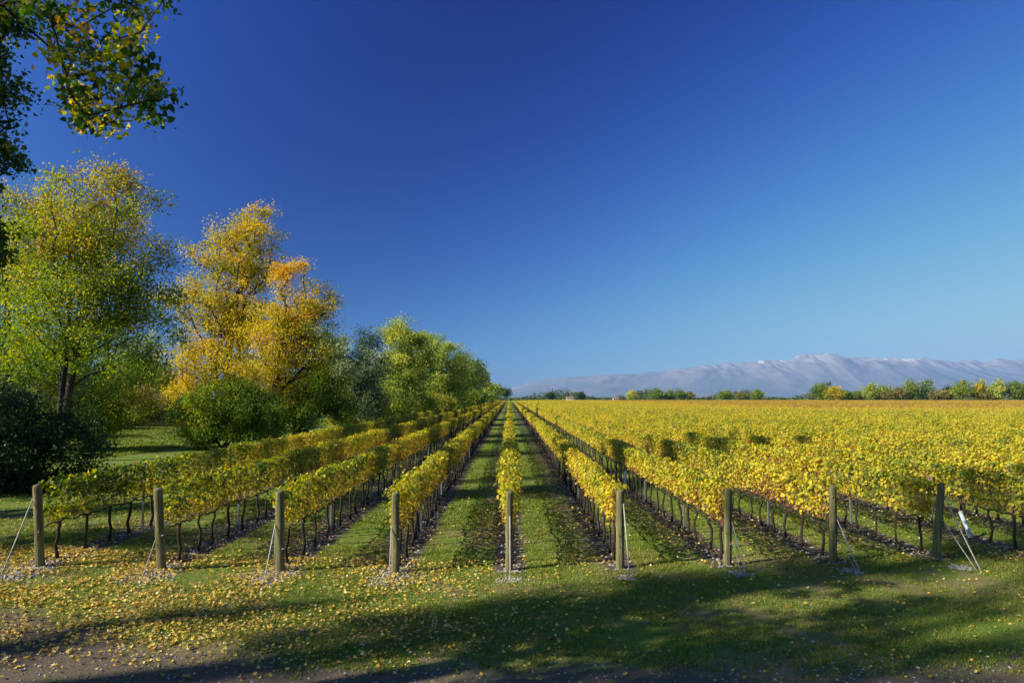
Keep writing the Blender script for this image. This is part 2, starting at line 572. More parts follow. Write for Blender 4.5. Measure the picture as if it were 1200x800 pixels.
def mountain_mat():
    m, nt, N, L = nodes('hazed_mountain_rock')
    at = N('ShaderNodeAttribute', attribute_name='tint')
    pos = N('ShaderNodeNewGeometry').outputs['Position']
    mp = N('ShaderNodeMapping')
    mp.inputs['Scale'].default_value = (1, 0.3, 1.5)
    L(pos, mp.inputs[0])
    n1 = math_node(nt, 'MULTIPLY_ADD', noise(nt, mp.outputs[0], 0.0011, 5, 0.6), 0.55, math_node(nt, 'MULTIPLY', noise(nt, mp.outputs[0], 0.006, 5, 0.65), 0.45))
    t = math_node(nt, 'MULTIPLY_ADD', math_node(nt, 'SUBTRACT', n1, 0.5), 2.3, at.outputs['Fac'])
    cr = ramp(nt, [(0.10, (.145, .16, .17)), (0.42, (.20, .195, .20)), (0.72, (.26, .24, .235)), (0.95, (.46, .44, .42))])  # darkest tones lean blue-grey: part of the distance haze is in the colour
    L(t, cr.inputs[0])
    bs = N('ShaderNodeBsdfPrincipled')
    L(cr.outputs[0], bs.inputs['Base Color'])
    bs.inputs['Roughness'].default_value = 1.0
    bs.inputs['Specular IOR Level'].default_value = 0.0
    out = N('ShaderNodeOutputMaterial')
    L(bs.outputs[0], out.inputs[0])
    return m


# ------------------------------------------------------------------ the setting
def spaced(a, b, step, far, grow=1.25):
    mid = list(np.arange(a, b + step / 2, step))
    lo, hi, s = [mid[0]], [mid[-1]], step
    while hi[-1] < far[1]:
        s *= grow
        hi.append(min(hi[-1] + s, far[1]))
    s = step
    while lo[-1] > far[0]:
        s *= grow
        lo.append(max(lo[-1] - s, far[0]))
    return np.array(lo[1:][::-1] + mid + hi[1:])


gx = spaced(-30, 30, 0.6, (-16000, 16000))
gy = spaced(-6, 60, 0.8, (-400, 16300))
GX, GY = np.meshgrid(gx, gy)
GZ = g(GX)
nx, ny = len(gx), len(gy)
I = np.arange(nx * ny).reshape(ny, nx)
F = np.stack((I[:-1, :-1], I[:-1, 1:], I[1:, 1:], I[1:, :-1]), -1).reshape(-1, 4)
kind(link('ground', mesh_np('ground', np.stack((GX, GY, GZ), -1).reshape(-1, 3), F, ground_mat(), True)), 'structure')

# mountains
prof = np.array([(-600, 464), (0, 464), (400, 463), (520, 459), (570, 456.5), (595, 455), (607, 451), (620, 447), (640, 443.5), (660, 441), (700, 438.5), (740, 437.5), (755, 436), (770, 435), (800, 430), (815, 428.3),
                 (830, 428), (840, 426), (850, 425), (865, 425.5), (880, 424), (900, 421.5), (915, 420), (925, 418), (933, 417.5), (940, 416), (955, 415), (962, 412.5), (970, 413.5), (978, 415), (990, 418), (1003, 419.5),
                 (1015, 417.5), (1025, 419), (1040, 418.5), (1060, 420), (1080, 420.5), (1110, 421), (1125, 421), (1145, 422.5), (1160, 423), (1170, 419.5), (1185, 419), (1200, 420.5), (1300, 422), (1500, 420), (1900, 424)])
MD = 15000.0
mx = np.linspace(-14500, 15500, 1300)
my = np.linspace(12300, 16200, 150)
MX, MY = np.meshgrid(mx, my)
pk = np.interp(MX / MD * 800 + 597, prof[:, 0], prof[:, 1])
hr = (464.5 - pk) / 800 * MD
t = (MY - my[0]) / (MD - my[0])
shape = np.where(t < 1, np.clip(t, 0, 1) ** 1.15, np.clip(1 - (t - 1) * 1.6, 0, 1))
wx = 1400 * (fbm(MX / 2600, MY / 2600, 21, 3) - .5)
wy = 1400 * (fbm(MX / 2600, MY / 2600, 22, 3) - .5)
rd = fbm((MX + wx) / 1900, (MY + wy * 2) / 4200, 3, 5)
rd2 = fbm((MX + wx * .8 - (MY - 13500) * .35 * np.sin(MX / 2300)) / 420, (MY + wy) / 1300, 5, 4)
amt = np.clip(np.minimum(t, 2 - t) * 1.6, 0, 1)
edge = np.clip(1 - np.abs(t - 1) * 6, 0, 1)
crag = (fbm(MX / 150 + MY / 400, MY / 260, 16, 4) - .5) * 190 * np.clip((hr - 350) / 450, 0.10, 1)
H = hr * shape * (1 + (rd - 0.5) * 0.5 * (1 - edge) * amt) + (rd2 - 0.5) * 110 * amt * np.clip(hr / 700, 0, 1) * (1 - 0.75 * edge)
H = np.minimum(H, hr * np.clip(.62 + .375 * t, 0, 1.0)) + crag * np.clip(1 - np.abs(t - 1) * 3.2, 0, 1)
H = np.maximum(H, 0) - 0.3
I = np.arange(MX.size).reshape(MX.shape)
F = np.stack((I[:-1, :-1], I[:-1, 1:], I[1:, 1:], I[1:, :-1]), -1).reshape(-1, 4)
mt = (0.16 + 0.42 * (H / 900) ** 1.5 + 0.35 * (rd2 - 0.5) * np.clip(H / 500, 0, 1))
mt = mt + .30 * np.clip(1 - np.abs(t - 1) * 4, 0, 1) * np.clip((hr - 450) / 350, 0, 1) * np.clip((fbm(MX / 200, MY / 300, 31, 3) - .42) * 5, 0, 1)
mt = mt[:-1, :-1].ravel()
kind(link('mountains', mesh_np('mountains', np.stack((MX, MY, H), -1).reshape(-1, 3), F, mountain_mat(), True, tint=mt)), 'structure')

if HAZE:
    hz = MB().box(-16500, -500, -1.2, 16500, 16800, 1150).mesh('haze', [])
    m, nt, N, L = nodes('haze_air')
    pv = N('ShaderNodeVolumePrincipled')
    pv.inputs['Color'].default_value = (.20, .50, 1.0, 1)
    pv.inputs['Density'].default_value = HAZE_DENSITY
    pv.inputs['Anisotropy'].default_value = 0.0
    for s in ('Density Attribute', 'Color Attribute', 'Temperature Attribute'):
        if s in pv.inputs:
            pv.inputs[s].default_value = ''
    out = N('ShaderNodeOutputMaterial')
    L(pv.outputs[0], out.inputs['Volume'])
    hz.materials.append(m)
    kind(link('haze', hz), 'stuff')


# ------------------------------------------------------------------ trees
def make_tree(name, label, cat, base, R, lobes, ncl, nleaf, lsize, leaf, bark='bark', seed=1, sig=0.55, zgrad=0.0, stems=None, bf=0.35,
              extra=None, tint0=0.5, group=None, template=LEAF_DIAMOND, cl_tint=0.14, twigs=4, extra_leaves=30, extra_sig=0.13, thin=None, flat=0.75, stem_top=0.62, bare=0.0, hang=0.0):
    """lobes: (centre xyz world, radii xyz, tint offset[, weight])"""
    r = np.random.default_rng(seed)
    base = np.array((base[0], base[1], float(g(base[0]))))
    lobes = [(np.asarray(l[0], float) - base, np.asarray(l[1], float), l[2], (l[3] if len(l) > 3 else 1.0)) for l in lobes]
    wts = np.array([np.prod(l[1]) ** 0.8 * l[3] for l in lobes])
    cnt = np.maximum(1, np.round(wts / wts.sum() * ncl).astype(int))
    T, TT = [], []
    for (c, rad, to, _), n in zip(lobes, cnt):
        d = rand_dir(r, n)
        q = r.random(n) ** (1 / 2.1)
        bump = 1 + 0.22 * np.sin(d[:, 0] * 5 + seed) * np.sin(d[:, 2] * 6 + seed * 2) + r.normal(0, .07, n)
        p = c + d * rad * (q * bump)[:, None]
        T.append(p)
        TT.append(np.full(n, to))
    T, TT = np.concatenate(T), np.concatenate(TT)
    keep = T[:, 2] > 0.25
    T, TT = T[keep], TT[keep]
    n_main = len(T)
    if extra is not None:
        T = np.concatenate((T, np.asarray(extra) - base))
        TT = np.concatenate((TT, np.zeros(len(extra))))
    zmax, zmin = T[:, 2].max(), T[:, 2].min()
    # skeleton
    P, par, plen = [np.zeros(3)], [-1], [0.0]
    if stems is None:
        cxy = T[:n_main, :2].mean(0)
        stems = [(cxy[0] * 0.5, cxy[1] * 0.5, zmin + (zmax - zmin) * stem_top)]
    stepl = max(0.5, zmax / 22)
    for sx, sy, sz in stems:
        n = max(2, int(sz / stepl))
        last = 0
        ph = r.random(2) * 6
        for i in range(1, n + 1):
            u = i / n
            q = np.array((sx * u + 0.012 * sz * math.sin(u * 5 + ph[0]), sy * u + 0.012 * sz * math.sin(u * 4 + ph[1]), sz * u))
            if i == 1 and len(stems) > 1:
                q[:2] += (r.random(2) - .5) * R * 1.5
            P.append(q)
            par.append(last)
            plen.append(plen[last] + np.linalg.norm(q - P[last]))
            last = len(P) - 1
    order = np.argsort(np.linalg.norm(T - np.array((0, 0, zmin)), axis=1))
    tip_of = {}
    for ti in order:
        p = T[ti]
        A = np.array(P)
        d = np.linalg.norm(A - p, axis=1)
        cost = d + bf * np.array(plen) + 1.3 * np.maximum(0, A[:, 2] - p[2] + 0.35 * d) + np.where(A[:, 2] < min(0.35 * zmin, p[2] * 0.5), 50, 0)
        q = int(np.argmin(cost))
        L0 = d[q]
        ns = max(1, int(L0 / stepl))
        a = P[q]
        ctrl = (a + p) / 2 + np.array((0, 0, 0.13 * L0)) + r.normal(0, 0.07, 3) * L0
        last = q
        for i in range(1, ns + 1):
            u = i / ns
            qq = a * (1 - u) ** 2 + ctrl * 2 * u * (1 - u) + p * u * u
            P.append(qq)
            par.append(last)
            plen.append(plen[last] + np.linalg.norm(qq - P[last]))
            last = len(P) - 1
        tip_of[ti] = last
    P, par = np.array(P), np.array(par)
    wgt = np.zeros(len(P))
    for i in tip_of.values():
        wgt[i] += 1
    for i in range(len(P) - 1, 0, -1):
        wgt[par[i]] += wgt[i]
    wgt = np.maximum(wgt, 0.6)
    rad = np.maximum(R * (wgt / wgt[0]) ** 0.52, 0.012)
    rad[0] = R * 1.25
    if thin is not None:
        f = P[:, 0] + base[0] > thin
        rad[f] = np.minimum(rad[f], 0.006 + 0.0024 * np.sqrt(wgt[f]))
    r_tip = max(0.010, R * wgt[0] ** -0.52 * 0.6)
    mb = MB()
    idx = np.arange(1, len(P))
    r1 = rad[idx]
    r0 = np.minimum(rad[par[idx]], r1 * 1.35)
    big = r1 > 0.05
    for sel, ns in ((big, 8), (~big, 4)):
        if sel.any():
            V, F = tubes(P[par[idx]][sel], P[idx][sel] + norm(P[idx] - P[par[idx]])[sel] * 0.3 * r1[sel][:, None], r0[sel], r1[sel], ns)
            mb.add(V, F)
    # twigs
    if twigs:
        tp = np.repeat(np.arange(n_main), twigs)
        e = T[tp] + r.normal(0, 1, (len(tp), 3)) * sig * np.array((1, 1, flat)) * 0.9 + np.array((0, 0, 0.15 * sig))
        V, F = tubes(T[tp], e, r_tip, r_tip * 0.35, 3)
        mb.add(V, F)
    twp = []
    if extra is not None:
        for ti in range(n_main, len(T)):
            for k in range(4):
                twp.append((T[ti], T[ti] + r.normal(0, extra_sig * 1.0, 3)))
        twp = np.array(twp)
        V, F = tubes(twp[:, 0], twp[:, 1], 0.006, 0.003, 3)
        mb.add(V, F)
    # leaves
    per = r.lognormal(0, 0.5, n_main)
    if bare:
        per[r.random(n_main) < bare] *= 0.08
    per = np.maximum(1, np.round(per / per.sum() * nleaf)).astype(int)
    ci = np.repeat(np.arange(n_main), per)
    csig = sig * r.uniform(0.7, 1.3, n_main)
    gs = r.normal(0, 1, (len(ci), 3))
    gl = np.linalg.norm(gs, axis=1, keepdims=True)
    gs = gs * np.minimum(1, 2.1 / gl)
    lp = T[ci] + gs * csig[ci][:, None] * np.array((1, 1, flat))
    ct = r.normal(0, cl_tint, len(T))
    tin = tint0 + TT[ci] + ct[ci] + r.normal(0, 0.10, len(ci)) + zgrad * ((lp[:, 2] - zmin) / max(zmax - zmin, 1) - 0.5)
    sz = lsize * r.uniform(0.55, 1.5, len(ci))
    if extra is not None and extra_leaves:
        ne = len(T) - n_main
        ce = np.repeat(np.arange(n_main, len(T)), extra_leaves)
        le = T[ce] + r.normal(0, 1, (len(ce), 3)) * extra_sig
        lp = np.concatenate((lp, le))
        tin = np.concatenate((tin, tint0 + ct[ce] * 1.4 + r.normal(0, 0.16, len(ce))))
        sz = np.concatenate((sz, 0.068 * r.uniform(0.7, 1.35, len(ce))))
    ok = lp[:, 2] > 0.05
    lp, tin, sz = lp[ok], tin[ok], sz[ok]
    mid = np.average([l[0] for l in lobes], axis=0, weights=wts)
    outw = norm(lp - mid) * 0.75
    if extra is not None and extra_leaves:
        outw[-ne:] = 0
    nrm = norm(r.normal(size=(len(lp), 3)) * 0.9 + outw + np.array((0, 0, 0.55)))
    dr = norm(r.normal(size=(len(lp), 3)) + np.array((0, 0, -0.4 - hang)))
    V, F, k = leaves(template, lp, dr, nrm, sz)
    root = thing(name, label, cat, base, group)
    link('trunk', mb.mesh('trunk', M[bark], True), root)
    link('crown', mesh_np('crown', V, F, M[leaf], False, tint=np.repeat(np.clip(tin, 0, 1), k)), root)
    return root


def plobe(d, cx, cy, rx, ry, tint=0.0, dd=0.0, wt=1.0, deep=1.0):
    """a crown lobe given by its place in the photo at distance d"""
    q = d + dd
    s = q / 800
    return (W(cx, cy, q), (rx * s, rx * s * deep, ry * s), tint, wt)


def at(px, d):
    q = W(px, 465, d)
    return (q[0], q[1])


TG = 'autumn trees along the left of the vineyard'
# big green tree, left
make_tree('broadleaf_tree', 'tall green tree with rusty yellow top and forked dark trunk', 'tree', at(76, 36), 0.24,
          [plobe(36, 105, 258, 66, 62, .08), plobe(36, 128, 212, 30, 26, .10), plobe(36, 60, 300, 55, 55, .08), plobe(36, 155, 330, 48, 48, -.05), plobe(36, 95, 350, 85, 55, -.04),
           plobe(36, 140, 405, 62, 44, -.04, wt=.55), plobe(36, 55, 405, 60, 44, -.04, wt=.55), plobe(36, 190, 300, 22, 22, .1, wt=.5), plobe(36, 195, 360, 22, 28, -.05, wt=.6), plobe(36, 165, 232, 25, 22, .12, wt=.5)],
          620, 56000, .112, 'green_yellow', seed=11, sig=.42, zgrad=.18, tint0=.57, group=TG, stems=[(-.3, .2, 9.5), (.9, .1, 10)])
make_tree('broadleaf_tree', 'green leaved tree with thin straight dark trunk at the left edge', 'tree', at(12, 41), 0.18,
          [plobe(41, 10, 330, 55, 55, .0), plobe(41, 25, 270, 45, 45, .08), plobe(41, -45, 320, 60, 70, -.04), plobe(41, 15, 420, 50, 40, -.1), plobe(41, -40, 240, 45, 35, .06), plobe(41, 45, 250, 32, 28, .12), plobe(41, 20, 235, 22, 22, .1, wt=.6)],
          420, 36000, .115, 'green_yellow', seed=12, sig=.46, zgrad=.12, tint0=.54, group=TG)
# yellow pair
make_tree('yellow_tree', 'tallest bright yellow tree with several dark stems', 'tree', at(268, 56), 0.42,
          [plobe(56, 292, 268, 36, 30, .0), plobe(56, 268, 300, 42, 38, .0), plobe(56, 305, 318, 36, 34, .02), plobe(56, 245, 352, 45, 38, -.04), plobe(56, 285, 375, 55, 42, .04), plobe(56, 232, 300, 18, 26, -.05, wt=.5),
           plobe(56, 225, 415, 30, 30, .06), plobe(56, 275, 430, 55, 38, .04), plobe(56, 222, 450, 30, 26, .1), plobe(56, 310, 250, 16, 12, .0, wt=.6)],
          560, 52000, .135, 'yellow', seed=21, sig=.45, tint0=.47, group=TG, stems=[(-1.6, 0, 8), (.2, .3, 12), (.9, -.2, 9), (-.5, .6, 11)])
make_tree('yellow_tree', 'orange topped yellow tree with single dark trunk, right of the tallest yellow tree', 'tree', at(322, 51), 0.36,
          [plobe(51, 338, 322, 24, 26, .24), plobe(51, 358, 362, 34, 32, .06), plobe(51, 330, 385, 40, 40, .08), plobe(51, 383, 355, 18, 16, -.22, wt=.7), plobe(51, 362, 405, 38, 34, -.12), plobe(51, 322, 440, 45, 34, .0), plobe(51, 395, 375, 10, 9, -.2, wt=.6)],
          380, 34000, .12, 'yellow', seed=22, sig=.40, tint0=.46, group=TG)
# undergrowth, left
SG = 'shrubs under the trees on the left'
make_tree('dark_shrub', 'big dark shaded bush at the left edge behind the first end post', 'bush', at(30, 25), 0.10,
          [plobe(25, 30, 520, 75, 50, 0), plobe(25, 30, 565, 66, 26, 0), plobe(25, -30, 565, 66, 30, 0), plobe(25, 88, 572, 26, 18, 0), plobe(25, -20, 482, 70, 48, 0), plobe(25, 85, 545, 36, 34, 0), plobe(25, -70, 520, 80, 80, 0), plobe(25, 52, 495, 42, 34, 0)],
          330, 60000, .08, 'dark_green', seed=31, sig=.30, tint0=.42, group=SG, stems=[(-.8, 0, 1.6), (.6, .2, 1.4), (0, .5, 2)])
make_tree('green_shrub', 'mid green bush below the big green tree beside the lawn', 'bush', at(118, 43), 0.10,
          [plobe(43, 118, 490, 34, 30, 0), plobe(43, 90, 465, 40, 32, .05), plobe(43, 145, 470, 30, 26, .08), plobe(43, 70, 500, 45, 35, -.05)],
          180, 26000, .11, 'green_yellow', seed=32, sig=.42, tint0=.46, group=SG, stems=[(-.8, 0, 1.6), (.6, .2, 1.4)])
make_tree('brown_shrub', 'brownish yellow bush at the far end of the lawn', 'bush', at(163, 78), 0.10,
          [plobe(78, 165, 475, 20, 18, .05), plobe(78, 150, 490, 18, 16, -.1), plobe(78, 180, 482, 10, 14, .0)], 60, 6000, .2, 'brown_leaf', seed=33, sig=.6, tint0=.5, group=SG, stems=[(-.8, 0, 1.6), (.6, .2, 1.4)])
make_tree('green_shrub', 'broad green bush below the tallest yellow tree', 'bush', at(262, 45), 0.12,
          [plobe(45, 262, 480, 48, 36, 0), plobe(45, 235, 505, 28, 24, -.05), plobe(45, 300, 490, 36, 34, -.08), plobe(45, 275, 455, 26, 18, .1)],
          240, 40000, .11, 'green_yellow', seed=34, sig=.38, tint0=.46, group=SG, stems=[(-.9, 0, 2), (.7, .2, 1.8), (1.6, 0, 1.6)])
make_tree('green_shrub', 'dark green thicket below the orange topped tree', 'bush', at(345, 56), 0.12,
          [plobe(56, 345, 470, 34, 34, -.05), plobe(56, 375, 460, 32, 36, -.1), plobe(56, 330, 492, 26, 18, -.1), plobe(56, 400, 480, 24, 24, -.08)],
          220, 32000, .125, 'green_yellow', seed=35, sig=.42, tint0=.42, group=SG, stems=[(-.9, 0, 3), (1.2, .2, 3)])
make_tree('bright_shrub', 'small bright green bush between the lawn and the thicket', 'bush', at(352, 52), 0.05,
          [plobe(52, 352, 500, 12, 9, .0), plobe(52, 362, 492, 8, 8, .05)], 24, 1800, .15, 'olive', seed=36, sig=.3, tint0=.25, group=SG, stems=[(.1, 0, .6)])
make_tree('broadleaf_tree', 'grey green willow like tree right of the orange topped tree', 'tree', at(402, 66), 0.2,
          [plobe(66, 400, 428, 30, 30, .08), plobe(66, 384, 402, 20, 14, -.15), plobe(66, 420, 440, 26, 28, .0), plobe(66, 388, 450, 30, 30, -.1), plobe(66, 428, 470, 24, 24, -.1)],
          320, 36000, .15, 'blue_green', seed=41, sig=.45, tint0=.78, group=TG)
make_tree('sparse_tree', 'nearly leafless dark twigged tree standing between willow and round yellow green tree', 'tree', at(436, 74), 0.16,
          [plobe(74, 432, 402, 18, 20, -.1), plobe(74, 440, 430, 18, 22, -.1)], 120, 2200, .18, 'blue_green', seed=42, sig=.6, tint0=.3, twigs=9, group=TG)
make_tree('yellow_shrub', 'yellowing bush beside the last vine row, below the willow like tree', 'bush', at(418, 67), 0.08,
          [plobe(67, 415, 482, 20, 16, 0), plobe(67, 440, 476, 18, 20, .05), plobe(67, 400, 492, 14, 10, -.1)], 70, 8000, .15, 'yellow', seed=43, sig=.5, tint0=.25, group=SG, stems=[(-.6, 0, 1.5), (.8, 0, 1.7)])
make_tree('yellow_shrub', 'tall pale yellow green bush beside the last vine row, below the round crown', 'bush', at(455, 78), 0.08,
          [plobe(78, 455, 468, 18, 22, .05), plobe(78, 470, 476, 16, 16, -.05), plobe(78, 446, 480, 14, 12, -.02)], 80, 9000, .17, 'olive', seed=44, sig=.5, tint0=.45, group=SG, stems=[(-.6, 0, 2.2), (.8, 0, 2.2)])
make_tree('broadleaf_tree', 'yellow green tree with high round crown, left of the pale limbed tree', 'tree', at(470, 86), 0.3,
          [plobe(86, 468, 392, 24, 18, .12), plobe(86, 484, 398, 16, 14, .08), plobe(86, 476, 430, 34, 28, .0), plobe(86, 460, 445, 26, 24, -.08), plobe(86, 450, 428, 12, 16, .12), plobe(86, 470, 464, 34, 14, -.08), plobe(86, 470, 476, 27, 10, -.1)],
          360, 46000, .18, 'olive', seed=51, sig=.52, tint0=.52, group=TG)
make_tree('pale_limbed_tree', 'yellow green tree with whitish limbs showing through its crown', 'tree', at(506, 108), 0.34,
          [plobe(108, 508, 420, 36, 28, .02), plobe(108, 524, 440, 30, 26, -.02), plobe(108, 492, 440, 30, 28, -.02), plobe(108, 515, 456, 40, 18, -.05), plobe(108, 500, 402, 20, 12, .06), plobe(108, 508, 464, 42, 14, -.08), plobe(108, 508, 476, 33, 10, -.1)],
          360, 46000, .22, 'olive', 'pale_bark', seed=52, sig=.60, tint0=.48, group=TG)
make_tree('broadleaf_tree', 'dark green tree right of the pale limbed tree', 'tree', at(537, 165), 0.32,
          [plobe(165, 541, 432, 18, 22, 0), plobe(165, 548, 445, 15, 16, -.05), plobe(165, 530, 450, 22, 14, -.03), plobe(165, 538, 464, 24, 14, -.08), plobe(165, 538, 476, 19, 10, -.1)], 160, 15000, .32, 'green_yellow', seed=53, sig=.95, tint0=.36, group=TG)
make_tree('broadleaf_tree', 'slim greyish tree beside the last vine row near the vanishing point', 'tree', at(553, 215), 0.3,
          [plobe(215, 558, 436, 9, 16, .1), plobe(215, 554, 450, 11, 12, 0)], 70, 4500, .5, 'blue_green', 'pale_bark', seed=54, sig=1.1, tint0=.62, group=TG)
make_tree('broadleaf_tree', 'small green tree near the far left end of the vine rows', 'tree', at(562, 270), 0.3,
          [plobe(270, 564, 444, 7, 13, .0), plobe(270, 568, 454, 7, 9, .05)], 60, 3500, .6, 'green_yellow', seed=55, sig=1.2, tint0=.5, group=TG)
for i, (px, d, top, hw, lf, lab) in enumerate([(571, 345, 448, 6, 'olive', 'pale yellow green tree where the left tree line thins out'), (577, 430, 450, 6, 'olive', 'light olive tree second last of the left tree line'),
                                               (583, 520, 451, 5, 'green_yellow', 'rounded mid green tree close to the end of the left tree line'), (591, 640, 454.5, 5, 'dark_green', 'darkest small tree closing the left tree line')]):
    make_tree('broadleaf_tree', lab, 'tree', at(px, d), 0.3, [plobe(d, px, (top + 464) / 2, hw, (464 - top) / 2, 0), plobe(d, px + 2, 460, hw, 4, 0)], 45, 2200, .75, lf, seed=60 + i, sig=1.4, tint0=.5, group=TG)
for i, (px, d, top, hw, lf, t0, lab) in enumerate([
        (490, 92, 462, 18, 'green_yellow', .5, 'green bush under the high round crown beside the last vine row'),
        (512, 100, 464, 16, 'yellow', .15, 'yellow green bush in front of the pale limbed tree'),
        (532, 122, 462, 15, 'olive', .35, 'light bush right of the pale limbed tree foot'),
        (545, 150, 461, 12, 'green_yellow', .42, 'green bush at the foot of the dark green tree'),
        (553, 185, 460, 10, 'dark_green', .6, 'dark bush below the slim greyish tree'),
        (563, 240, 459, 9, 'olive', .5, 'pale bush far along the last vine row'),
        (470, 80, 484, 16, 'dark_green', .5, 'low dark bush beside the last vine row below the high round crown')]):
    h_ = (480 if d < 130 else 472) - top
    make_tree('green_shrub', lab, 'bush', at(px, d), 0.08, [plobe(d, px, top + h_ / 2, hw, h_ / 2, 0), plobe(d, px + hw * .5, top + h_ * .65, hw * .6, h_ * .4, .05), plobe(d, px - hw * .6, top + h_ * .7, hw * .6, h_ * .35, -.05)],
              80, 8000, .0019 * d, lf, seed=180 + i, sig=.0062 * d, tint0=t0, group=SG, stems=[(-.8, 0, 1.5), (.8, 0, 1.5)])
# trees behind the lawn
BG = 'trees behind the lawn on the left'
for i, (px, d, cy_, hw, hh, lf, bk, t0, lab) in enumerate([
        (170, 108, 430, 34, 34, 'green_yellow', 'pale_bark', .52, 'pale trunked tree behind the lawn between the green and yellow trees'),
        (205, 118, 450, 26, 28, 'brown_leaf', 'pale_bark', .5, 'thin brownish tree behind the lawn near the yellow foliage'),
        (140, 98, 440, 30, 30, 'green_yellow', 'bark', .40, 'green tree behind the big green tree beyond the lawn'),
        (60, 84, 420, 50, 50, 'green_yellow', 'bark', .42, 'green tree seen through the stems of the big green tree'),
        (-5, 74, 420, 55, 60, 'green_yellow', 'bark', .40, 'dull green tree behind the thin straight trunk at the left edge'),
        (228, 92, 478, 22, 22, 'green_yellow', 'bark', .45, 'low green tree right behind the end of the lawn')]):
    make_tree('broadleaf_tree', lab, 'tree', at(px, d), 0.2, [plobe(d, px, cy_, hw, hh, 0), plobe(d, px - hw * .4, cy_ + hh * .5, hw * .8, hh * .6, -.08), plobe(d, px + hw * .5, cy_ + hh * .4, hw * .7, hh * .6, 0)],
              130, 9000, .26, lf, bk, seed=70 + i, sig=.9, tint0=t0, group=BG)
for i, (px, d, cy_, hw, hh, lf, t0, lab) in enumerate([
        (100, 70, 485, 40, 22, 'green_yellow', .34, 'dim green undergrowth bush left of the far lawn'),
        (20, 55, 480, 60, 40, 'dark_green', .5, 'dark green bush behind the thin straight trunk'),
        (205, 100, 492, 30, 12, 'olive', .3, 'low pale bush closing off the far end of the lawn'),
        (308, 75, 480, 40, 26, 'yellow', .3, 'yellow green bush glimpsed behind the yellow trees')]):
    make_tree('green_shrub', lab, 'bush', at(px, d), 0.08, [plobe(d, px, cy_, hw, hh, 0), plobe(d, px + hw * .5, cy_ + hh * .3, hw * .6, hh * .7, 0), plobe(d, px - hw * .6, cy_ + hh * .3, hw * .6, hh * .7, 0)],
              90, 8000, .2, lf, seed=80 + i, sig=.65, tint0=t0, group=SG, stems=[(-.8, 0, 1.5), (.8, 0, 1.5)])

# near trees: a columnar one at the left edge, and one whose branch hangs into the top left corner
make_tree('columnar_tree', 'dark green columnar tree cut by the left edge, above the shaded bush', 'tree', at(-42, 20), 0.22,
          [(W(-34, 10, 20), (1.9, 1.9, 2.2), 0), (W(-52, 110, 20), (1.7, 1.6, 2.2), 0), (W(-60, 205, 20), (1.6, 1.5, 1.9), 0), (W(-34, -90, 20), (1.9, 1.7, 2.8), 0), (W(-40, -210, 20), (1.3, 1.1, 2.4), 0), (W(-66, 290, 20), (1.5, 1.5, 1.6), 0)],
          260, 42000, .10, 'poplar', seed=91, sig=.32, tint0=.40, stems=[(0, 0, 15)], template=LEAF_HEART, cl_tint=.1)
ex_px = [(2, 6), (22, 4), (40, 8), (60, 5), (80, 18), (98, 34), (118, 8), (130, 46), (100, 58), (82, 36), (112, 76), (84, 94), (94, 108), (120, 102), (134, 84), (146, 66), (152, 92), (166, 96), (178, 108), (198, 106),
         (186, 122), (196, 142), (172, 122), (160, 62), (176, 40), (168, 16), (152, 4), (206, 1), (92, 130), (108, 140), (142, 148), (124, 142), (64, 22), (150, 46), (138, 112), (180, 74), (110, 120), (176, 24), (90, 74), (126, 64), (66, 60), (152, 130), (186, 100), (76, 70), (88, 112), (118, 148), (100, 144), (204, 120), (44, -14), (100, -14), (160, -16), (10, -20), (130, -30), (70, -30)]
extra = [W(px * .93 if px > 0 else px, py * .97, 8.2 + 0.9 * math.sin(i * 2.1)) for i, (px, py) in enumerate(ex_px)]
make_tree('overhanging_tree', 'near tree whose green and yellow leaved branch hangs into the top left corner', 'tree', (-11.4, 4.8), 0.30,
          [((-10.6, 6.0, 8.2), (2.0, 2.0, 1.0), .0), ((-11.6, 4.6, 9.8), (2.2, 2.2, 1.2), 0), ((-11.8, 3.0, 8.0), (1.8, 1.6, .8), 0)],
          90, 7000, .09, 'branch_leaf', seed=92, sig=.42, tint0=.46, stems=[(.3, .4, 8.5)], template=LEAF_HEART, extra=extra, thin=-9.0, extra_leaves=46, extra_sig=.10, cl_tint=.18, twigs=3)
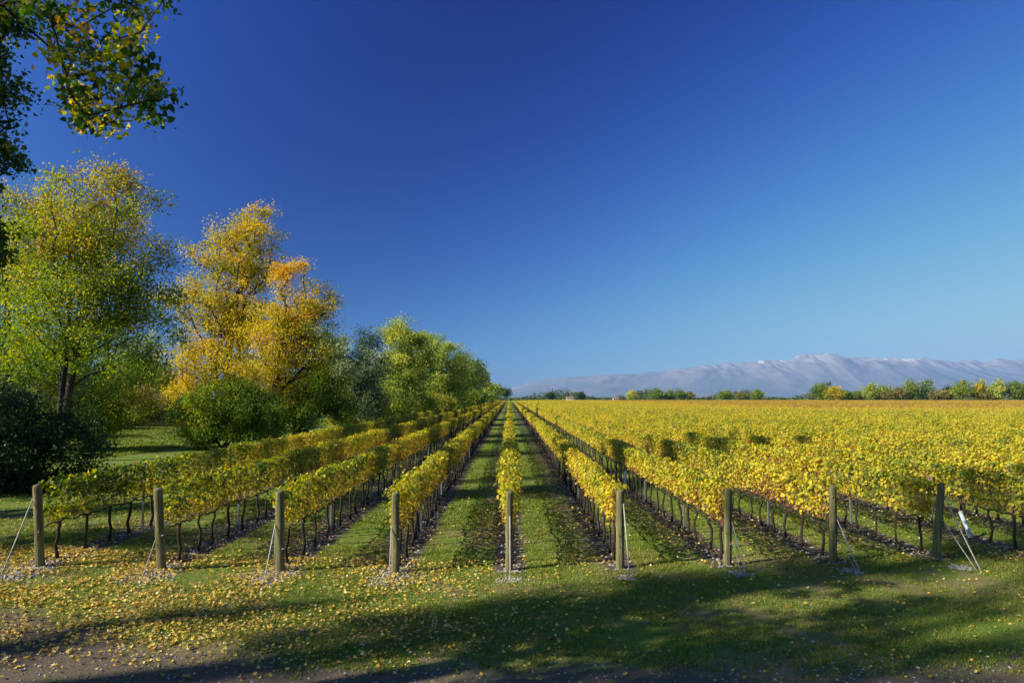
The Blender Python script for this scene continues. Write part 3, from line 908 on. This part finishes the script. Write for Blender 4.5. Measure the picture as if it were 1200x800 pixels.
# trees on the left, beyond the frame, whose shade falls across the front
SH = 'tall poplars left of the frame whose shade falls across the front'
for i, (x, y, z0, z1, rr, n, lab) in enumerate([
        (-28, -.5, 17, 31, .85, 8000, 'tallest poplar left of the frame, its bare stem streaking shade over the front left'),
        (-28.4, -5.2, 8, 31, 1.1, 8500, 'poplar left of the frame shading the dirt track'),
        (-29, -8.6, 6, 31, 1.1, 8000, 'broad poplar left of the frame shading the right end of the track'),
        (-27.6, -3.2, 12, 28, .34, 2200, 'thin young poplar between the tall poplars left of the frame'),
        (-27.8, -4.1, 15, 29, .26, 1500, 'slender poplar nearest the dirt track left of the frame'),
        (-28, 1.2, 9, 17.5, .3, 1400, 'short young poplar left of the frame, streaking shade over the dirt at the front left'),
        (-29.6, -1.9, 17, 30, .22, 1400, 'slender bare stemmed poplar beside the tallest poplar left of the frame'),
        (-28.5, 13.6, 5, 25, 1.2, 8000, 'narrow poplar left of the shaded bush'),
        (-29.5, 18.6, 5, 30, 1.5, 10000, 'very tall poplar behind the shaded bush, darkening a strip of vine tops'),
        (-26, 9.6, 4, 13, 2.2, 8000, 'low broad poplar left of the first vine row')]):
    nl = max(2, int((z1 - z0) / 2.6))
    lob = []
    for q in range(nl):
        u = (q + .5) / nl
        lob.append(((x + .35 * math.sin(q * 2.3 + i), y + .45 * math.sin(q * 1.7 + 2 * i), z0 + (z1 - z0) * u), (rr * (1.1 - .3 * u), rr * (1.1 - .3 * u), (z1 - z0) / nl * .62), 0))
    make_tree('poplar_tree', lab, 'tree', (x, y), 0.26, lob, 120, n, .15, 'poplar', seed=100 + i, sig=.34, tint0=.45, group=SH, stems=[(.25, -.2, z0 + (z1 - z0) * .85)])

# trees at the far side of the field on the right
RG = 'trees along the far edge of the field'
for i, (px, d, top, wd, lf, t0, lab) in enumerate([
        (963, 430, 446, 30, 'green_yellow', .38, 'dark green domed tree at the left end of the right hand far tree group'),
        (977, 425, 453, 17, 'yellow', .46, 'orange yellow tree tucked against the dark domed tree'),
        (990, 440, 459, 14, 'green_yellow', .36, 'low green tree right of the orange yellow one'),
        (1004, 440, 459, 14, 'olive', .3, 'low pale green tree below the mountain wall'),
        (1020, 430, 449.5, 17, 'olive', .55, 'yellow green upright tree left of the brownish round tree'),
        (1034, 432, 451.5, 16, 'olive', .45, 'soft yellow green tree between upright tree and brownish tree'),
        (1050, 425, 453, 26, 'brown_leaf', .30, 'brownish round tree in the far tree group'),
        (1067, 430, 445.5, 20, 'green_yellow', .5, 'tall green tree with yellowing top right of brownish tree'),
        (1086, 432, 443, 22, 'blue_green', .7, 'pale grey green sparse tree, tallest in the far tree group'),
        (1103, 425, 457, 24, 'brown_leaf', .35, 'low olive brown bushy tree right of pale sparse tree'),
        (1112, 440, 453, 12, 'dark_green', .3, 'small darkest tree right of the pale sparse tree'),
        (1128, 420, 446, 24, 'green_yellow', .58, 'broad green tree with yellow patches'),
        (1148, 420, 444.5, 20, 'yellow', .40, 'golden pointed tree right of the broad green tree'),
        (1168, 415, 443, 18, 'olive', .6, 'spiky olive tree with thin top'),
        (1190, 415, 444.5, 22, 'green_yellow', .42, 'green tree near the right edge with rounded top'),
        (1206, 415, 448, 22, 'yellow', .3, 'yellow green tree cut by the right edge'),
        (1158, 418, 458, 16, 'brown_leaf', .3, 'low brown green tree below the spiky olive tree'),
        (769, 560, 454.5, 16, 'olive', .22, 'bright green round tree standing alone in front of the mountain foot'),
        (785, 565, 457, 13, 'olive', .24, 'bright green tree in the middle of the three light green ones'),
        (797, 560, 456, 15, 'olive', .2, 'bright green tree at the right of the three light green ones'),
        (740, 600, 458, 10, 'olive', .75, 'small pale yellow tree standing alone at the far edge'),
        (808, 600, 459, 10, 'brown_leaf', .4, 'small reddish brown tree right of the bright green ones'),
        (850, 570, 457.5, 18, 'green_yellow', .40, 'green dome shaped tree standing alone'),
        (870, 580, 460, 15, 'brown_leaf', .28, 'low brownish bush between two green trees'),
        (887, 570, 456.5, 13, 'green_yellow', .48, 'green tree with yellowish flank right of low brownish bush'),
        (681, 650, 459, 7, 'dark_green', .3, 'narrow dark conifer like tree on the far skyline'),
        (645, 650, 460, 8, 'dark_green', .35, 'small dark tree nearest the vanishing point')]):
    ph = (466.5 - top) / 2
    make_tree('distant_tree', lab, 'tree', at(px, d), 0.3, [plobe(d, px, top + ph, wd / 2 * .85, ph * .95, 0), plobe(d, px - wd * .2, 466.5 - ph * .7, wd * .36, ph * .7, -.06), plobe(d, px + wd * .22, 466.5 - ph * .6, wd * .34, ph * .6, -.04), plobe(d, px + wd * .08, top + ph * .5, wd * .2, ph * .5, .05)],
              70, 2600, .72, lf, seed=130 + i, sig=1.25, tint0=t0, group=RG, cl_tint=.14)

# the low far-off wood behind them
r = np.random.default_rng(77)
Vs, Fs, Ts, n0 = [], [], [], 0
for i in range(420):
    px = r.uniform(560, 1330)
    d = r.uniform(700, 860)
    hgt = r.uniform(5.0, 11.0) * (0.75 + 0.5 * math.sin(px * .06))
    wd = r.uniform(4, 9)
    q = W(px, 465, d)
    n = 110
    dd = rand_dir(r, n) * (r.random((n, 1)) ** .4)
    p = np.array((q[0], q[1], hgt * .5)) + dd * np.array((wd, wd, hgt * .55))
    p[:, 2] = np.maximum(p[:, 2], 0.2)
    V, F, k = leaves(LEAF_DIAMOND, p, rand_dir(r, n), norm(rand_dir(r, n) + np.array((0, 0, .6))), r.uniform(.9, 1.8, n), 1.2)
    Vs.append(V)
    Fs.append(F + n0)
    n0 += len(V)
    Ts.append(np.repeat(np.clip(r.normal(.35, .16) + r.normal(0, .1, n), 0, 1), k))
kind(link('distant_woods', mesh_np('distant_woods', np.concatenate(Vs), np.concatenate(Fs), leaf_mat('far_leaf', [(0, (.04, .07, .025)), (.4, (.09, .13, .05)), (.7, (.22, .22, .07)), (1, (.32, .22, .09))]), tint=np.concatenate(Ts))), 'stuff')


# far houses
def house(px, d, wd, dp, hw, lab, roof_h=1.3):
    q = W(px, 465, d)
    root = thing('farmhouse', lab, 'house', (q[0], q[1], 0), 'farmhouses at the far edge of the field')
    link('wall', MB().box(-wd / 2, 0, -.2, wd / 2, dp, hw).mesh('wall', M['plaster']), root)
    mb = MB()
    e = .5
    V = [(-wd / 2 - e, -e, hw + .02), (wd / 2 + e, -e, hw + .02), (wd / 2 + e, dp + e, hw + .02), (-wd / 2 - e, dp + e, hw + .02), (-wd / 2 - e, dp / 2, hw + roof_h), (wd / 2 + e, dp / 2, hw + roof_h)]
    mb.add(V, [np.array([(0, 1, 5, 4), (2, 3, 4, 5), (0, 3, 2, 1)]), np.array([(0, 4, 3), (1, 2, 5)])])
    link('roof', mb.mesh('roof', M['roof_tile']), root)
    for k in range(3):
        x0 = -wd / 2 + wd * (k + .5) / 3
        link('window', MB().box(x0 - .5, -.05, hw * .45, x0 + .5, .04, hw * .45 + 1.3).mesh('window', M['glass']), root)


house(668, 660, 6, 5, 2.8, 'small white house with red roof between yellow bush and dark conifer on the far skyline')
house(722, 660, 5, 5, 2.2, 'low pale house on the far skyline left of the pale yellow tree')


# ------------------------------------------------------------------ the vines
def vine_trunk_mesh(seed):
    r = np.random.default_rng(seed)
    a, b = r.uniform(-.07, .07, 2)
    pts = np.array([(0, 0, -.06), (a * .5, b * .3, .12), (a, b, .30), (a * .6 + r.uniform(-.03, .03), b * .5, .48), (r.uniform(-.03, .03), r.uniform(-.04, .04), .66), (0, r.uniform(-.03, .03), .80)])
    rad = np.array([.040, .034, .029, .031, .029, .033]) * r.uniform(.9, 1.2)
    mb = MB().add(*polytube(pts, rad, 7))
    for s in (-1, 1):
        ys = np.linspace(0, .47, 6)
        arm = np.stack((r.normal(0, .012, 6), s * ys, .80 + .03 * np.sin(ys * 8) + r.normal(0, .012, 6)), -1)
        arm[0] = pts[-1]
        mb.add(*polytube(arm, np.linspace(.024, .013, 6), 6))
    return mb.mesh('vine_trunk', M['vine_bark'], True)


def vine_leaf_sets(seed, nsh=17, step=.042, size=.115, cull=0.0):
    r = np.random.default_rng(seed)
    S0, S1, lp, ld, ln, lt = [], [], [], [], [], []
    for i in range(nsh):
        y0 = -.47 + .94 * (i + r.uniform(.1, .9)) / nsh
        p = np.array((r.normal(0, .02), y0, .83))
        top = r.uniform(1.66, 1.82)
        lean = np.array((r.normal(0, .10), r.normal(0, .10)))
        nn = int((top - .83) / .11)
        for j in range(nn):
            q = p + np.array((lean[0] * .11 + r.normal(0, .012), lean[1] * .11 + r.normal(0, .012), .11))
            S0.append(p)
            S1.append(q)
            p = q
        if r.random() < .08:      # a drooping tip
            for j in range(4):
                q = p + np.array((r.choice((-1, 1)) * .05, r.normal(0, .04), .03 - .03 * j))
                S0.append(p)
                S1.append(q)
                p = q
        pts = np.array(S1[-nn:])
        for z in np.arange(.86, top + .05, step):
            frac = (z - .83) / .95
            if r.random() < (.45 if frac < .15 else .05 if frac < .7 else .16) + cull:
                continue
            k = min(int((z - .83) / .11), len(pts) - 1)
            for side in ((-1, 1) if r.random() < .35 else (r.choice((-1, 1)),)):
                off = np.array((side * abs(r.normal(.065, .05)), r.normal(0, .06), r.normal(0, .04)))
                lp.append(pts[k] + off)
                ld.append((side * r.uniform(.1, .9), r.normal(0, .5), r.uniform(-1.0, .1)))
                ln.append((side * r.uniform(.3, 1.0), r.normal(0, .4), r.uniform(.1, .9)))
                lt.append(.475 + r.normal(0, .15) + (.40 if frac < .34 else .08 if frac < .5 else 0) * r.random() + (-.05 if frac > .8 else 0) + (r.random() < .05) * .35)
    return np.array(S0), np.array(S1), np.array(lp), np.array(ld), np.array(ln), np.array(lt)


def vine_foliage_mesh(seed, template, size, cull=0.0, nsh=17, step=.042):
    r = np.random.default_rng(seed + 500)
    S0, S1, lp, ld, ln, lt = vine_leaf_sets(seed, nsh, step, size, cull)
    V, F, k = leaves(template, lp, ld, ln, size * r.uniform(.65, 1.3, len(lp)))
    V2, F2 = tubes(S0, S1, .0048, .0044, 4)
    tin = np.concatenate((np.repeat(np.clip(lt, 0, 1), k), np.zeros(len(F2))))
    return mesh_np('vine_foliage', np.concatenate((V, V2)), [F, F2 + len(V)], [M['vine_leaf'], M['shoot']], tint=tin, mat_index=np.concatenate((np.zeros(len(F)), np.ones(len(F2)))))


NV = 10
trunks = [vine_trunk_mesh(200 + i) for i in range(NV)]
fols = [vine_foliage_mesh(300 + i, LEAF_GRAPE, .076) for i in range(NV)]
ORD = ['first', 'second', 'third', 'fourth', 'fifth', 'sixth', 'seventh', 'eighth', 'ninth', 'tenth', 'eleventh', 'twelfth', 'thirteenth', 'fourteenth', 'fifteenth', 'sixteenth', 'seventeenth', 'eighteenth', 'nineteenth', 'twentieth']
TENS = {2: 'twenty', 3: 'thirty', 4: 'forty', 5: 'fifty', 6: 'sixty'}
TENTH = {3: 'thirtieth', 4: 'fortieth', 5: 'fiftieth', 6: 'sixtieth'}


def ordinal(n):
    if n <= 20:
        return ORD[n - 1]
    t, u = divmod(n, 10)
    return TENTH[t] if u == 0 else TENS[t] + '-' + ORD[u - 1]


def row_words(k):
    if k <= 4:
        return 'behind the %s end post from the left' % ORD[k + 4]
    return 'in the %s row right of the last end post' % ORD[k - 5]


FIELD_END = 440.0
cand = []
K_MAX = 150
for k in range(-4, K_MAX):
    x = k * ROW
    y0 = row_end(k) + .62 if k <= 4 else 15.7 + .62 + (k - 4) * .17
    ys = np.arange(y0, FIELD_END, VINE)
    idx = np.arange(len(ys))
    vis = (np.abs(x) < ys * .80 + 1.5)
    for y, i in zip(ys[vis], idx[vis]):
        cand.append((x, y, k, i))
cand = np.array(cand)
inframe = np.abs(cand[:, 0] * 800) < cand[:, 1] * 610
order = np.argsort(np.where(inframe, cand[:, 1], cand[:, 1] + 1e4))
near = order[:300]
rest = order[300:]
COLW = {-4: 'green and yellow', -3: 'green and yellow', -2: 'gold and green', -1: 'golden brown', 0: 'yellow', 1: 'bright yellow', 2: 'bright yellow', 3: 'yellow', 4: 'yellow and green'}
rv = np.random.default_rng(5)
for ci in near:
    x, y, k, i = cand[ci]
    k, i = int(k), int(i)
    v = int(rv.integers(NV))
    colour = COLW.get(k, 'yellow green')
    o = thing('grapevine', '%s grapevine, %s plant %s' % (colour, ordinal(i + 1), row_words(k)), 'grapevine', (x + rv.normal(0, .02), y + rv.normal(0, .04), float(g(x))), 'grapevines in the vineyard rows')
    o.rotation_euler = (0, 0, (PI if rv.random() < .5 else 0) + rv.normal(0, .05))
    s = rv.uniform(.97, 1.03)
    o.scale = (s * rv.uniform(.85, 1.08), 1.04, s)
    link('trunk', trunks[int(rv.integers(NV))], o)
    link('foliage', fols[v], o)

# all the other vines of the field: one mass
def gn_scatter(name, pts, variant, rot, scl, protos):
    me = bpy.data.meshes.new(name)
    me.vertices.add(len(pts))
    me.vertices.foreach_set('co', np.asarray(pts, np.float32).ravel())
    a = me.attributes.new('variant', 'INT', 'POINT')
    a.data.foreach_set('value', np.asarray(variant, np.int32))
    a = me.attributes.new('turn', 'FLOAT_VECTOR', 'POINT')
    a.data.foreach_set('vector', np.asarray(rot, np.float32).ravel())
    a = me.attributes.new('stretch', 'FLOAT_VECTOR', 'POINT')
    a.data.foreach_set('vector', np.asarray(scl, np.float32).ravel())
    o = link(name, me)
    ng = bpy.data.node_groups.new(name, 'GeometryNodeTree')
    ng.interface.new_socket('Geometry', in_out='INPUT', socket_type='NodeSocketGeometry')
    ng.interface.new_socket('Geometry', in_out='OUTPUT', socket_type='NodeSocketGeometry')
    gi, go = ng.nodes.new('NodeGroupInput'), ng.nodes.new('NodeGroupOutput')
    iop = ng.nodes.new('GeometryNodeInstanceOnPoints')
    jn = ng.nodes.new('GeometryNodeJoinGeometry')
    L = ng.links.new
    for objs in protos:
        if len(objs) == 1:
            oi = ng.nodes.new('GeometryNodeObjectInfo')
            oi.transform_space = 'ORIGINAL'
            oi.inputs['Object'].default_value = objs[0]
            src = oi.outputs['Geometry']
        else:
            j2 = ng.nodes.new('GeometryNodeJoinGeometry')
            for ob in objs:
                oi = ng.nodes.new('GeometryNodeObjectInfo')
                oi.transform_space = 'ORIGINAL'
                oi.inputs['Object'].default_value = ob
                L(oi.outputs['Geometry'], j2.inputs[0])
            src = j2.outputs[0]
        g2i = ng.nodes.new('GeometryNodeGeometryToInstance')
        L(src, g2i.inputs[0])
        L(g2i.outputs[0], jn.inputs[0])
    def attr(nm, dt):
        n = ng.nodes.new('GeometryNodeInputNamedAttribute')
        n.data_type = dt
        n.inputs['Name'].default_value = nm
        return n.outputs['Attribute']
    L(gi.outputs[0], iop.inputs['Points'])
    L(jn.outputs[0], iop.inputs['Instance'])
    iop.inputs['Pick Instance'].default_value = True
    L(attr('variant', 'INT'), iop.inputs['Instance Index'])
    L(attr('turn', 'FLOAT_VECTOR'), iop.inputs['Rotation'])
    L(attr('stretch', 'FLOAT_VECTOR'), iop.inputs['Scale'])
    L(iop.outputs[0], go.inputs[0])
    md = o.modifiers.new('scatter', 'NODES')
    md.node_group = ng
    return o


def free_obj(name, me):
    return bpy.data.objects.new(name, me)


LOD_Y = 75.0
q = cand[rest]
nearq = q[q[:, 1] < LOD_Y]
farq = q[q[:, 1] >= LOD_Y]
protos = []
for i in range(NV):
    mb_t = free_obj('vine_trunk_source', trunks[i])
    protos.append((mb_t, free_obj('vine_foliage_source', fols[i])))


def field(name, qq, protos, r):
    n = len(qq)
    pts = np.stack((qq[:, 0] + r.normal(0, .03, n), qq[:, 1] + r.normal(0, .04, n), g(qq[:, 0])), -1)
    rot = np.zeros((n, 3))
    rot[:, 2] = np.where(r.random(n) < .5, PI, 0) + r.normal(0, .05, n)
    s = r.uniform(.96, 1.04, n)
    scl = np.stack((s * r.uniform(.85, 1.08, n), np.full(n, 1.04), s), -1)
    return kind(gn_scatter(name, pts, r.integers(len(protos), size=n), rot, scl, protos), 'stuff')


rf = np.random.default_rng(9)
field('vineyard_rows', nearq, protos, rf)
far_protos = []
for i in range(8):
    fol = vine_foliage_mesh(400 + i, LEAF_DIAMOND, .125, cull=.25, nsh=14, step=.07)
    far_protos.append((free_obj('far_trunk_source', trunks[i]), free_obj('far_foliage_source', fol)))
field('far_vineyard_rows', farq, far_protos, rf)


# ------------------------------------------------------------------ posts, wires, guards
def end_post(k, lab, lean, rods):
    x, y = k * ROW, row_end(k)
    root = thing('end_post', lab, 'post', (x, y, float(g(x))), 'wooden end posts of the vine rows')
    r = np.random.default_rng(600 + k)
    zs = np.array([-.12, .0, .4, .8, 1.2, 1.6, 1.655, 1.675])
    R = .084 * r.uniform(.92, 1.08)
    rad = R * np.array([1.04, 1.03, 1.01, 1.0, .985, .97, .95, .86])
    sx, sy = lean
    pts = np.stack((sx * zs + r.normal(0, .003, 8), sy * zs, zs), -1)
    V, F = polytube(pts, rad, 18)
    V = V + r.normal(0, .0025, V.shape) * np.array((1, 1, 0))
    link('timber', mesh_np('timber', V, F, M['post_wood'], True), root)
    for z in (.72, .48):
        a = r.uniform(-2.6, -.6)
        mb = MB()
        c = np.array((sx * z, sy * z, z))
        kn = c + np.array((math.cos(a), math.sin(a), 0)) * (R + .012)
        mb.add(*polytube([kn, kn + np.array((math.cos(a + .5) * .05, math.sin(a + .5) * .05, .012))], .008, 5))
        link('wire_tie', mb.mesh('wire_tie', M['rod'], True), root)
    for z, gx_, gy_, rr, side in rods:
        p0 = np.array((sx * z + side * R * .9, sy * z - R * .55, z))
        p1 = np.array((gx_, gy_, float(g(x + gx_) - g(x)) - .04))
        link('anchor_rod', MB().add(*polytube([p0, p0 * .5 + p1 * .5 + np.array((0, 0, -.01)), p1], rr, 8)).mesh('anchor_rod', M['rod'], True), root)


pdat = [(-4, 'leftmost wooden end post, with taut white anchor rod slanting to the lower left', (-.025, -.085), [(1.38, .0, -1.15, .011, -1)]),
        (-3, 'leaning mossy end post, second from the left beside bare gravel', (-.035, -.10), [(.62, -.02, -.75, .008, -1)]),
        (-2, 'third end post from the left, with thick white rod standing in pale stones', (-.012, -.055), [(1.0, .0, -1.0, .013, -1), (.95, .05, -.55, .006, -1)]),
        (-1, 'fourth end post from the left, with rod hanging close along its left side', (.0, -.05), [(.98, -.02, -.62, .012, -1)]),
        (0, 'middle end post at the head of the central row facing the grass alleys', (.0, -.06), [(1.2, .02, -.9, .013, .15)]),
        (1, 'end post right of the central one, with bright rod crossing its face', (.01, -.05), [(1.4, .03, -1.1, .014, .8)]),
        (2, 'dark sided sixth post carrying the row with the white vine guard', (.015, -.06), [(.95, .12, -.85, .012, 1), (.55, .1, -.6, .006, 1)]),
        (3, 'shaded end post second from the right with short white rod', (.01, -.06), [(.95, .12, -1.0, .013, 1), (.6, .1, -.9, .006, 1)]),
        (4, 'rightmost end post, tilted, with two pale rods fanning to the lower right', (.075, -.08), [(1.42, .22, -1.2, .014, .7), (.88, .2, -1.1, .009, .9)])]
pdat[6] = (2, 'seventh end post from the left, dark sided, with slim rod on its right', pdat[6][2], pdat[6][3])
for k, lab, lean, rods in pdat:
    end_post(k, lab, lean, rods)


# steel line posts: C profile with hooks
def line_post_mesh():
    w, d, t_ = .025, .035, .003
    out = [(-w, 0), (w, 0), (w, d), (w - .012, d), (w - .012, d - t_), (w - t_, d - t_), (w - t_, t_), (-w + t_, t_), (-w + t_, d - t_), (-w + .012, d - t_), (-w + .012, d), (-w, d)]
    n = len(out)
    zs = (-.1, 1.74)
    V = [(a, b, z) for z in zs for a, b in out]
    i = np.arange(n)
    j = (i + 1) % n
    mb = MB().add(V, [np.stack((i, j, n + j, n + i), -1), (n + np.arange(n))[None, :]])
    for z in np.arange(.5, 1.7, .15):
        mb.box(-w - .006, .004, z, -w - .0005, .016, z + .02)
        mb.box(w + .0005, .004, z, w + .006, .016, z + .02)
    return mb.mesh('line_post', M['steel'])


lpm = line_post_mesh()
for k in range(-4, 9):
    x = k * ROW
    y0 = row_end(k) if k <= 4 else 15.7 + (k - 4) * .17
    for j in range(6 if k <= 4 else 4):
        y = y0 + .62 + VINE * (3.5 + 6 * j)
        if abs(x) * 800 > y * 605:
            continue
        o = thing('line_post', 'grey steel line post, %s one %s' % (ORD[j], row_words(k)), 'post', (x + .035, y, float(g(x))), 'steel line posts in the vine rows', lpm)
        o.rotation_euler = (rv.normal(0, .012), rv.normal(0, .012), rv.normal(0, .1))

for k in range(-4, 5):
    x = k * ROW
    y0 = row_end(k)
    z0 = float(g(x))
    n = 40
    ys = np.linspace(0, 60, n)
    V, F = polytube(np.stack((np.full(n, .0), ys, .775 - .012 * np.abs(np.sin(ys / 5.52 * PI))), -1), .0032, 5)
    thing('trellis_wire', 'thin cordon wire running along the vine row %s' % row_words(k), 'wire', (x, y0 - .04, z0), 'trellis wires', mesh_np('trellis_wire', V, F, M['wire'], True))


def guard(px, x, y, lean, lab):
    root = thing('vine_guard', lab, 'vine guard', (x, y, float(g(x))), 'white vine guards')
    n = 14
    zs = np.array([.0, .18, .2, .22, .42, .44, .46, .66])
    rad = np.array([.055, .053, .058, .053, .052, .057, .052, .05])
    pts = np.stack((lean * zs, 0 * zs, zs), -1)
    V, F = polytube(pts, rad, n, False)
    V2, F2 = polytube(pts[::-1], rad[::-1] - .004, n, False)
    link('sleeve', MB().add(V, F).add(V2, F2).mesh('sleeve', M['guard'], True), root)
    link('stem', MB().add(*polytube([(0, 0, -.03), (lean * .4, .01, .4), (lean * .78, 0, .78)], .008, 6)).mesh('stem', M['shoot'], True), root)


guard(734, 2 * ROW - .05, 28.4, .02, 'white plastic vine guard standing upright under a bright yellow row')
guard(1140, 5 * ROW - .05, 18.0, -.35, 'tilted white plastic vine guard right of the rightmost end post')


# ------------------------------------------------------------------ ground cover
def track_edge(x):
    return 9.65 + np.interp(x, [-9, -2.5], [2.2, 0])


def row_dist(x):
    return np.abs((x / ROW + .5) % 1 - .5) * ROW


def in_alley(x, y):
    return (y - x * 0.17 / ROW > 14.8) & (x > -10.2)


r = np.random.default_rng(41)
# grass
xs, ys = [], []
for (x0, x1, y0, y1, dens) in ((-11, 12.5, 9.0, 12.5, 420), (-12, 13.5, 12.5, 17, 300), (-14, 17, 17, 24, 130), (-15, 18, 24, 40, 50), (-13, 10, 40, 70, 14), (-48, -22, 36, 98, 26)):
    n = int((x1 - x0) * (y1 - y0) * dens)
    xs.append(r.uniform(x0, x1, n))
    ys.append(r.uniform(y0, y1, n))
xs, ys = np.concatenate(xs), np.concatenate(ys)
pn = fbm(xs * .9, ys * .9, 4, 3)
ok = (ys > track_edge(xs) + (pn - .5) * 2.4 - .15) | (r.random(len(xs)) < .05)
ok &= ~(in_alley(xs, ys) & (row_dist(xs) < .34 + (pn - .5) * .3))
ok &= r.random(len(xs)) < np.clip((pn - .30) * 4.2, .10, 1)
sg = ((xs / ROW + .5) % 1 - .5) * ROW
ok &= ~(in_alley(xs, ys) & (sg > -.98) & (sg < -.25) & (r.random(len(xs)) < .42) & (ys < 70))
ok &= (np.abs(xs) < ys * .80 + 1) & ((pn > .34) | (xs > -20))
xs, ys, pn = xs[ok], ys[ok], pn[ok]
NB = 5
n = len(xs)
bx = np.repeat(xs, NB) + r.normal(0, .025, n * NB)
by = np.repeat(ys, NB) + r.normal(0, .025, n * NB)
far = np.where(bx < -20, 5.5, np.clip(by / 14, 1, 3.5))
hh = r.uniform(.018, .062, n * NB) * (0.8 + .3 * np.repeat(pn, NB)) * np.where(bx < -20, 3.2, np.minimum(far, 1.5))
a = r.uniform(0, 2 * PI, n * NB)
wv = np.stack((np.cos(a), np.sin(a), 0 * a), -1) * (.0065 * far * r.uniform(.6, 1.6, n * NB))[:, None]
b0 = np.stack((bx, by, g(bx) - .004), -1)
tip = b0 + np.stack((r.normal(0, .5, n * NB) * hh, r.normal(0, .5, n * NB) * hh, hh), -1)
V = np.stack((b0 - wv, b0 + wv, tip), 1).reshape(-1, 3)
F = np.arange(len(V)).reshape(-1, 3)
kind(link('grass', mesh_np('grass', V, F, M['grass'], tint=np.clip(r.normal(.53, .22, len(F)) - .12 * np.clip((by - 15.5) / 4, 0, 1), 0, 1))), 'stuff')

# fallen leaves
def scatter_leaves(n, fx, fy):
    return fx(n), fy(n)


X, Y, SZ = [], [], []
n = 42000    # thick carpet, front left
x, y = r.uniform(-12, 2.5, n), 9.2 + r.random(n) * 6.6
dens = 1.15 * np.clip(1.0 - (x + 10) / 11.5, .03, 1) * np.clip((y - 9.2) / 2.0, .10, 1) * np.clip((fbm(x * .8, y * .8, 8, 3) - .25) * 3, .1, 1)
kk = r.random(n) < dens
X.append(x[kk]); Y.append(y[kk])
n = 1500     # thin scatter over the whole front
X.append(r.uniform(-12, 13, n)); Y.append(r.uniform(9, 16, n))
n = 85000     # alleys, thickest beside the rows
x, y = r.uniform(-11, 22, n), 15.4 + 40 * r.random(n) ** 1.35
sgd = ((x / ROW + .5) % 1 - .5) * ROW
dens = np.where((sgd > -1.05) & (sgd < .12), 1.0, .22) * np.clip((fbm(x * .7, y * .7, 9, 3) - .25) * 2.6, .12, 1) * np.clip(1 - (y - 20) / 50, .3, 1)
kk = (r.random(n) < dens * .85) & (np.abs(x) < y * .8)
X.append(x[kk]); Y.append(y[kk])
n = 4000     # strip left of the first row
x, y = r.uniform(-18, -9.5, n), r.uniform(13, 24, n)
kk = r.random(n) < .6
X.append(x[kk]); Y.append(y[kk])
X, Y = np.concatenate(X), np.concatenate(Y)
n = len(X)
P = np.stack((X, Y, g(X) + r.uniform(.012, .055, n)), -1)
nr = norm(np.stack((r.normal(0, .5, n), r.normal(0, .5, n), np.ones(n)), -1))
sz = r.uniform(.026, .066, n)
V, F, k = leaves(LEAF_FALLEN, P, np.stack((r.normal(size=n), r.normal(size=n), np.zeros(n)), -1), nr, sz)
kind(link('fallen_leaves', mesh_np('fallen_leaves', V, F, M['fallen'], tint=np.repeat(np.clip(r.normal(.48, .28, n), 0, 1), k))), 'stuff')

# pale stones under the rows and round the post feet
X, Y = [], []
for k in range(-4, 9):
    x0 = k * ROW
    y0 = row_end(k) if k <= 4 else 15.7 + (k - 4) * .17
    n = 420 if k <= 0 else 200
    yy = y0 - .2 + 16 * r.random(n) ** 1.7
    X.append(x0 + r.normal(0, .17, n)); Y.append(yy)
    if k <= 4:
        n = {-4: 420, -3: 420, -2: 460, -1: 300}.get(k, 90)
        X.append(x0 + r.normal(0, .24 if k < 0 else .12, n)); Y.append(y0 - (.45 if k < 0 else .8) + r.normal(0, .32 if k < 0 else .12, n))
n = 2600
X.append(r.uniform(-12, 12, n)); Y.append(r.uniform(7.5, 10.3, n))
X, Y = np.concatenate(X), np.concatenate(Y)
n = len(X)
oct_v = np.array([(1, 0, 0), (.3, .9, .1), (-.8, .5, 0), (-.8, -.6, .1), (.4, -.9, 0), (.1, 0, .75), (0, 0, -.5)])
oct_f = np.array([(i, (i + 1) % 5, 5) for i in range(5)] + [((i + 1) % 5, i, 6) for i in range(5)])
a = r.uniform(0, 2 * PI, n)
s = r.uniform(.014, .045, n)
s[-2600:] *= .5
vv = oct_v[None] * r.uniform(.7, 1.25, (n, 7, 3)) * s[:, None, None]
ca, sa = np.cos(a)[:, None], np.sin(a)[:, None]
V = np.stack((vv[..., 0] * ca - vv[..., 1] * sa + X[:, None], vv[..., 0] * sa + vv[..., 1] * ca + Y[:, None], vv[..., 2] + g(X)[:, None] + .004), -1).reshape(-1, 3)
F = ((np.arange(n) * 7)[:, None, None] + oct_f[None]).reshape(-1, 3)
kind(link('pebbles', mesh_np('pebbles', V, F, M['stone'])), 'stuff')
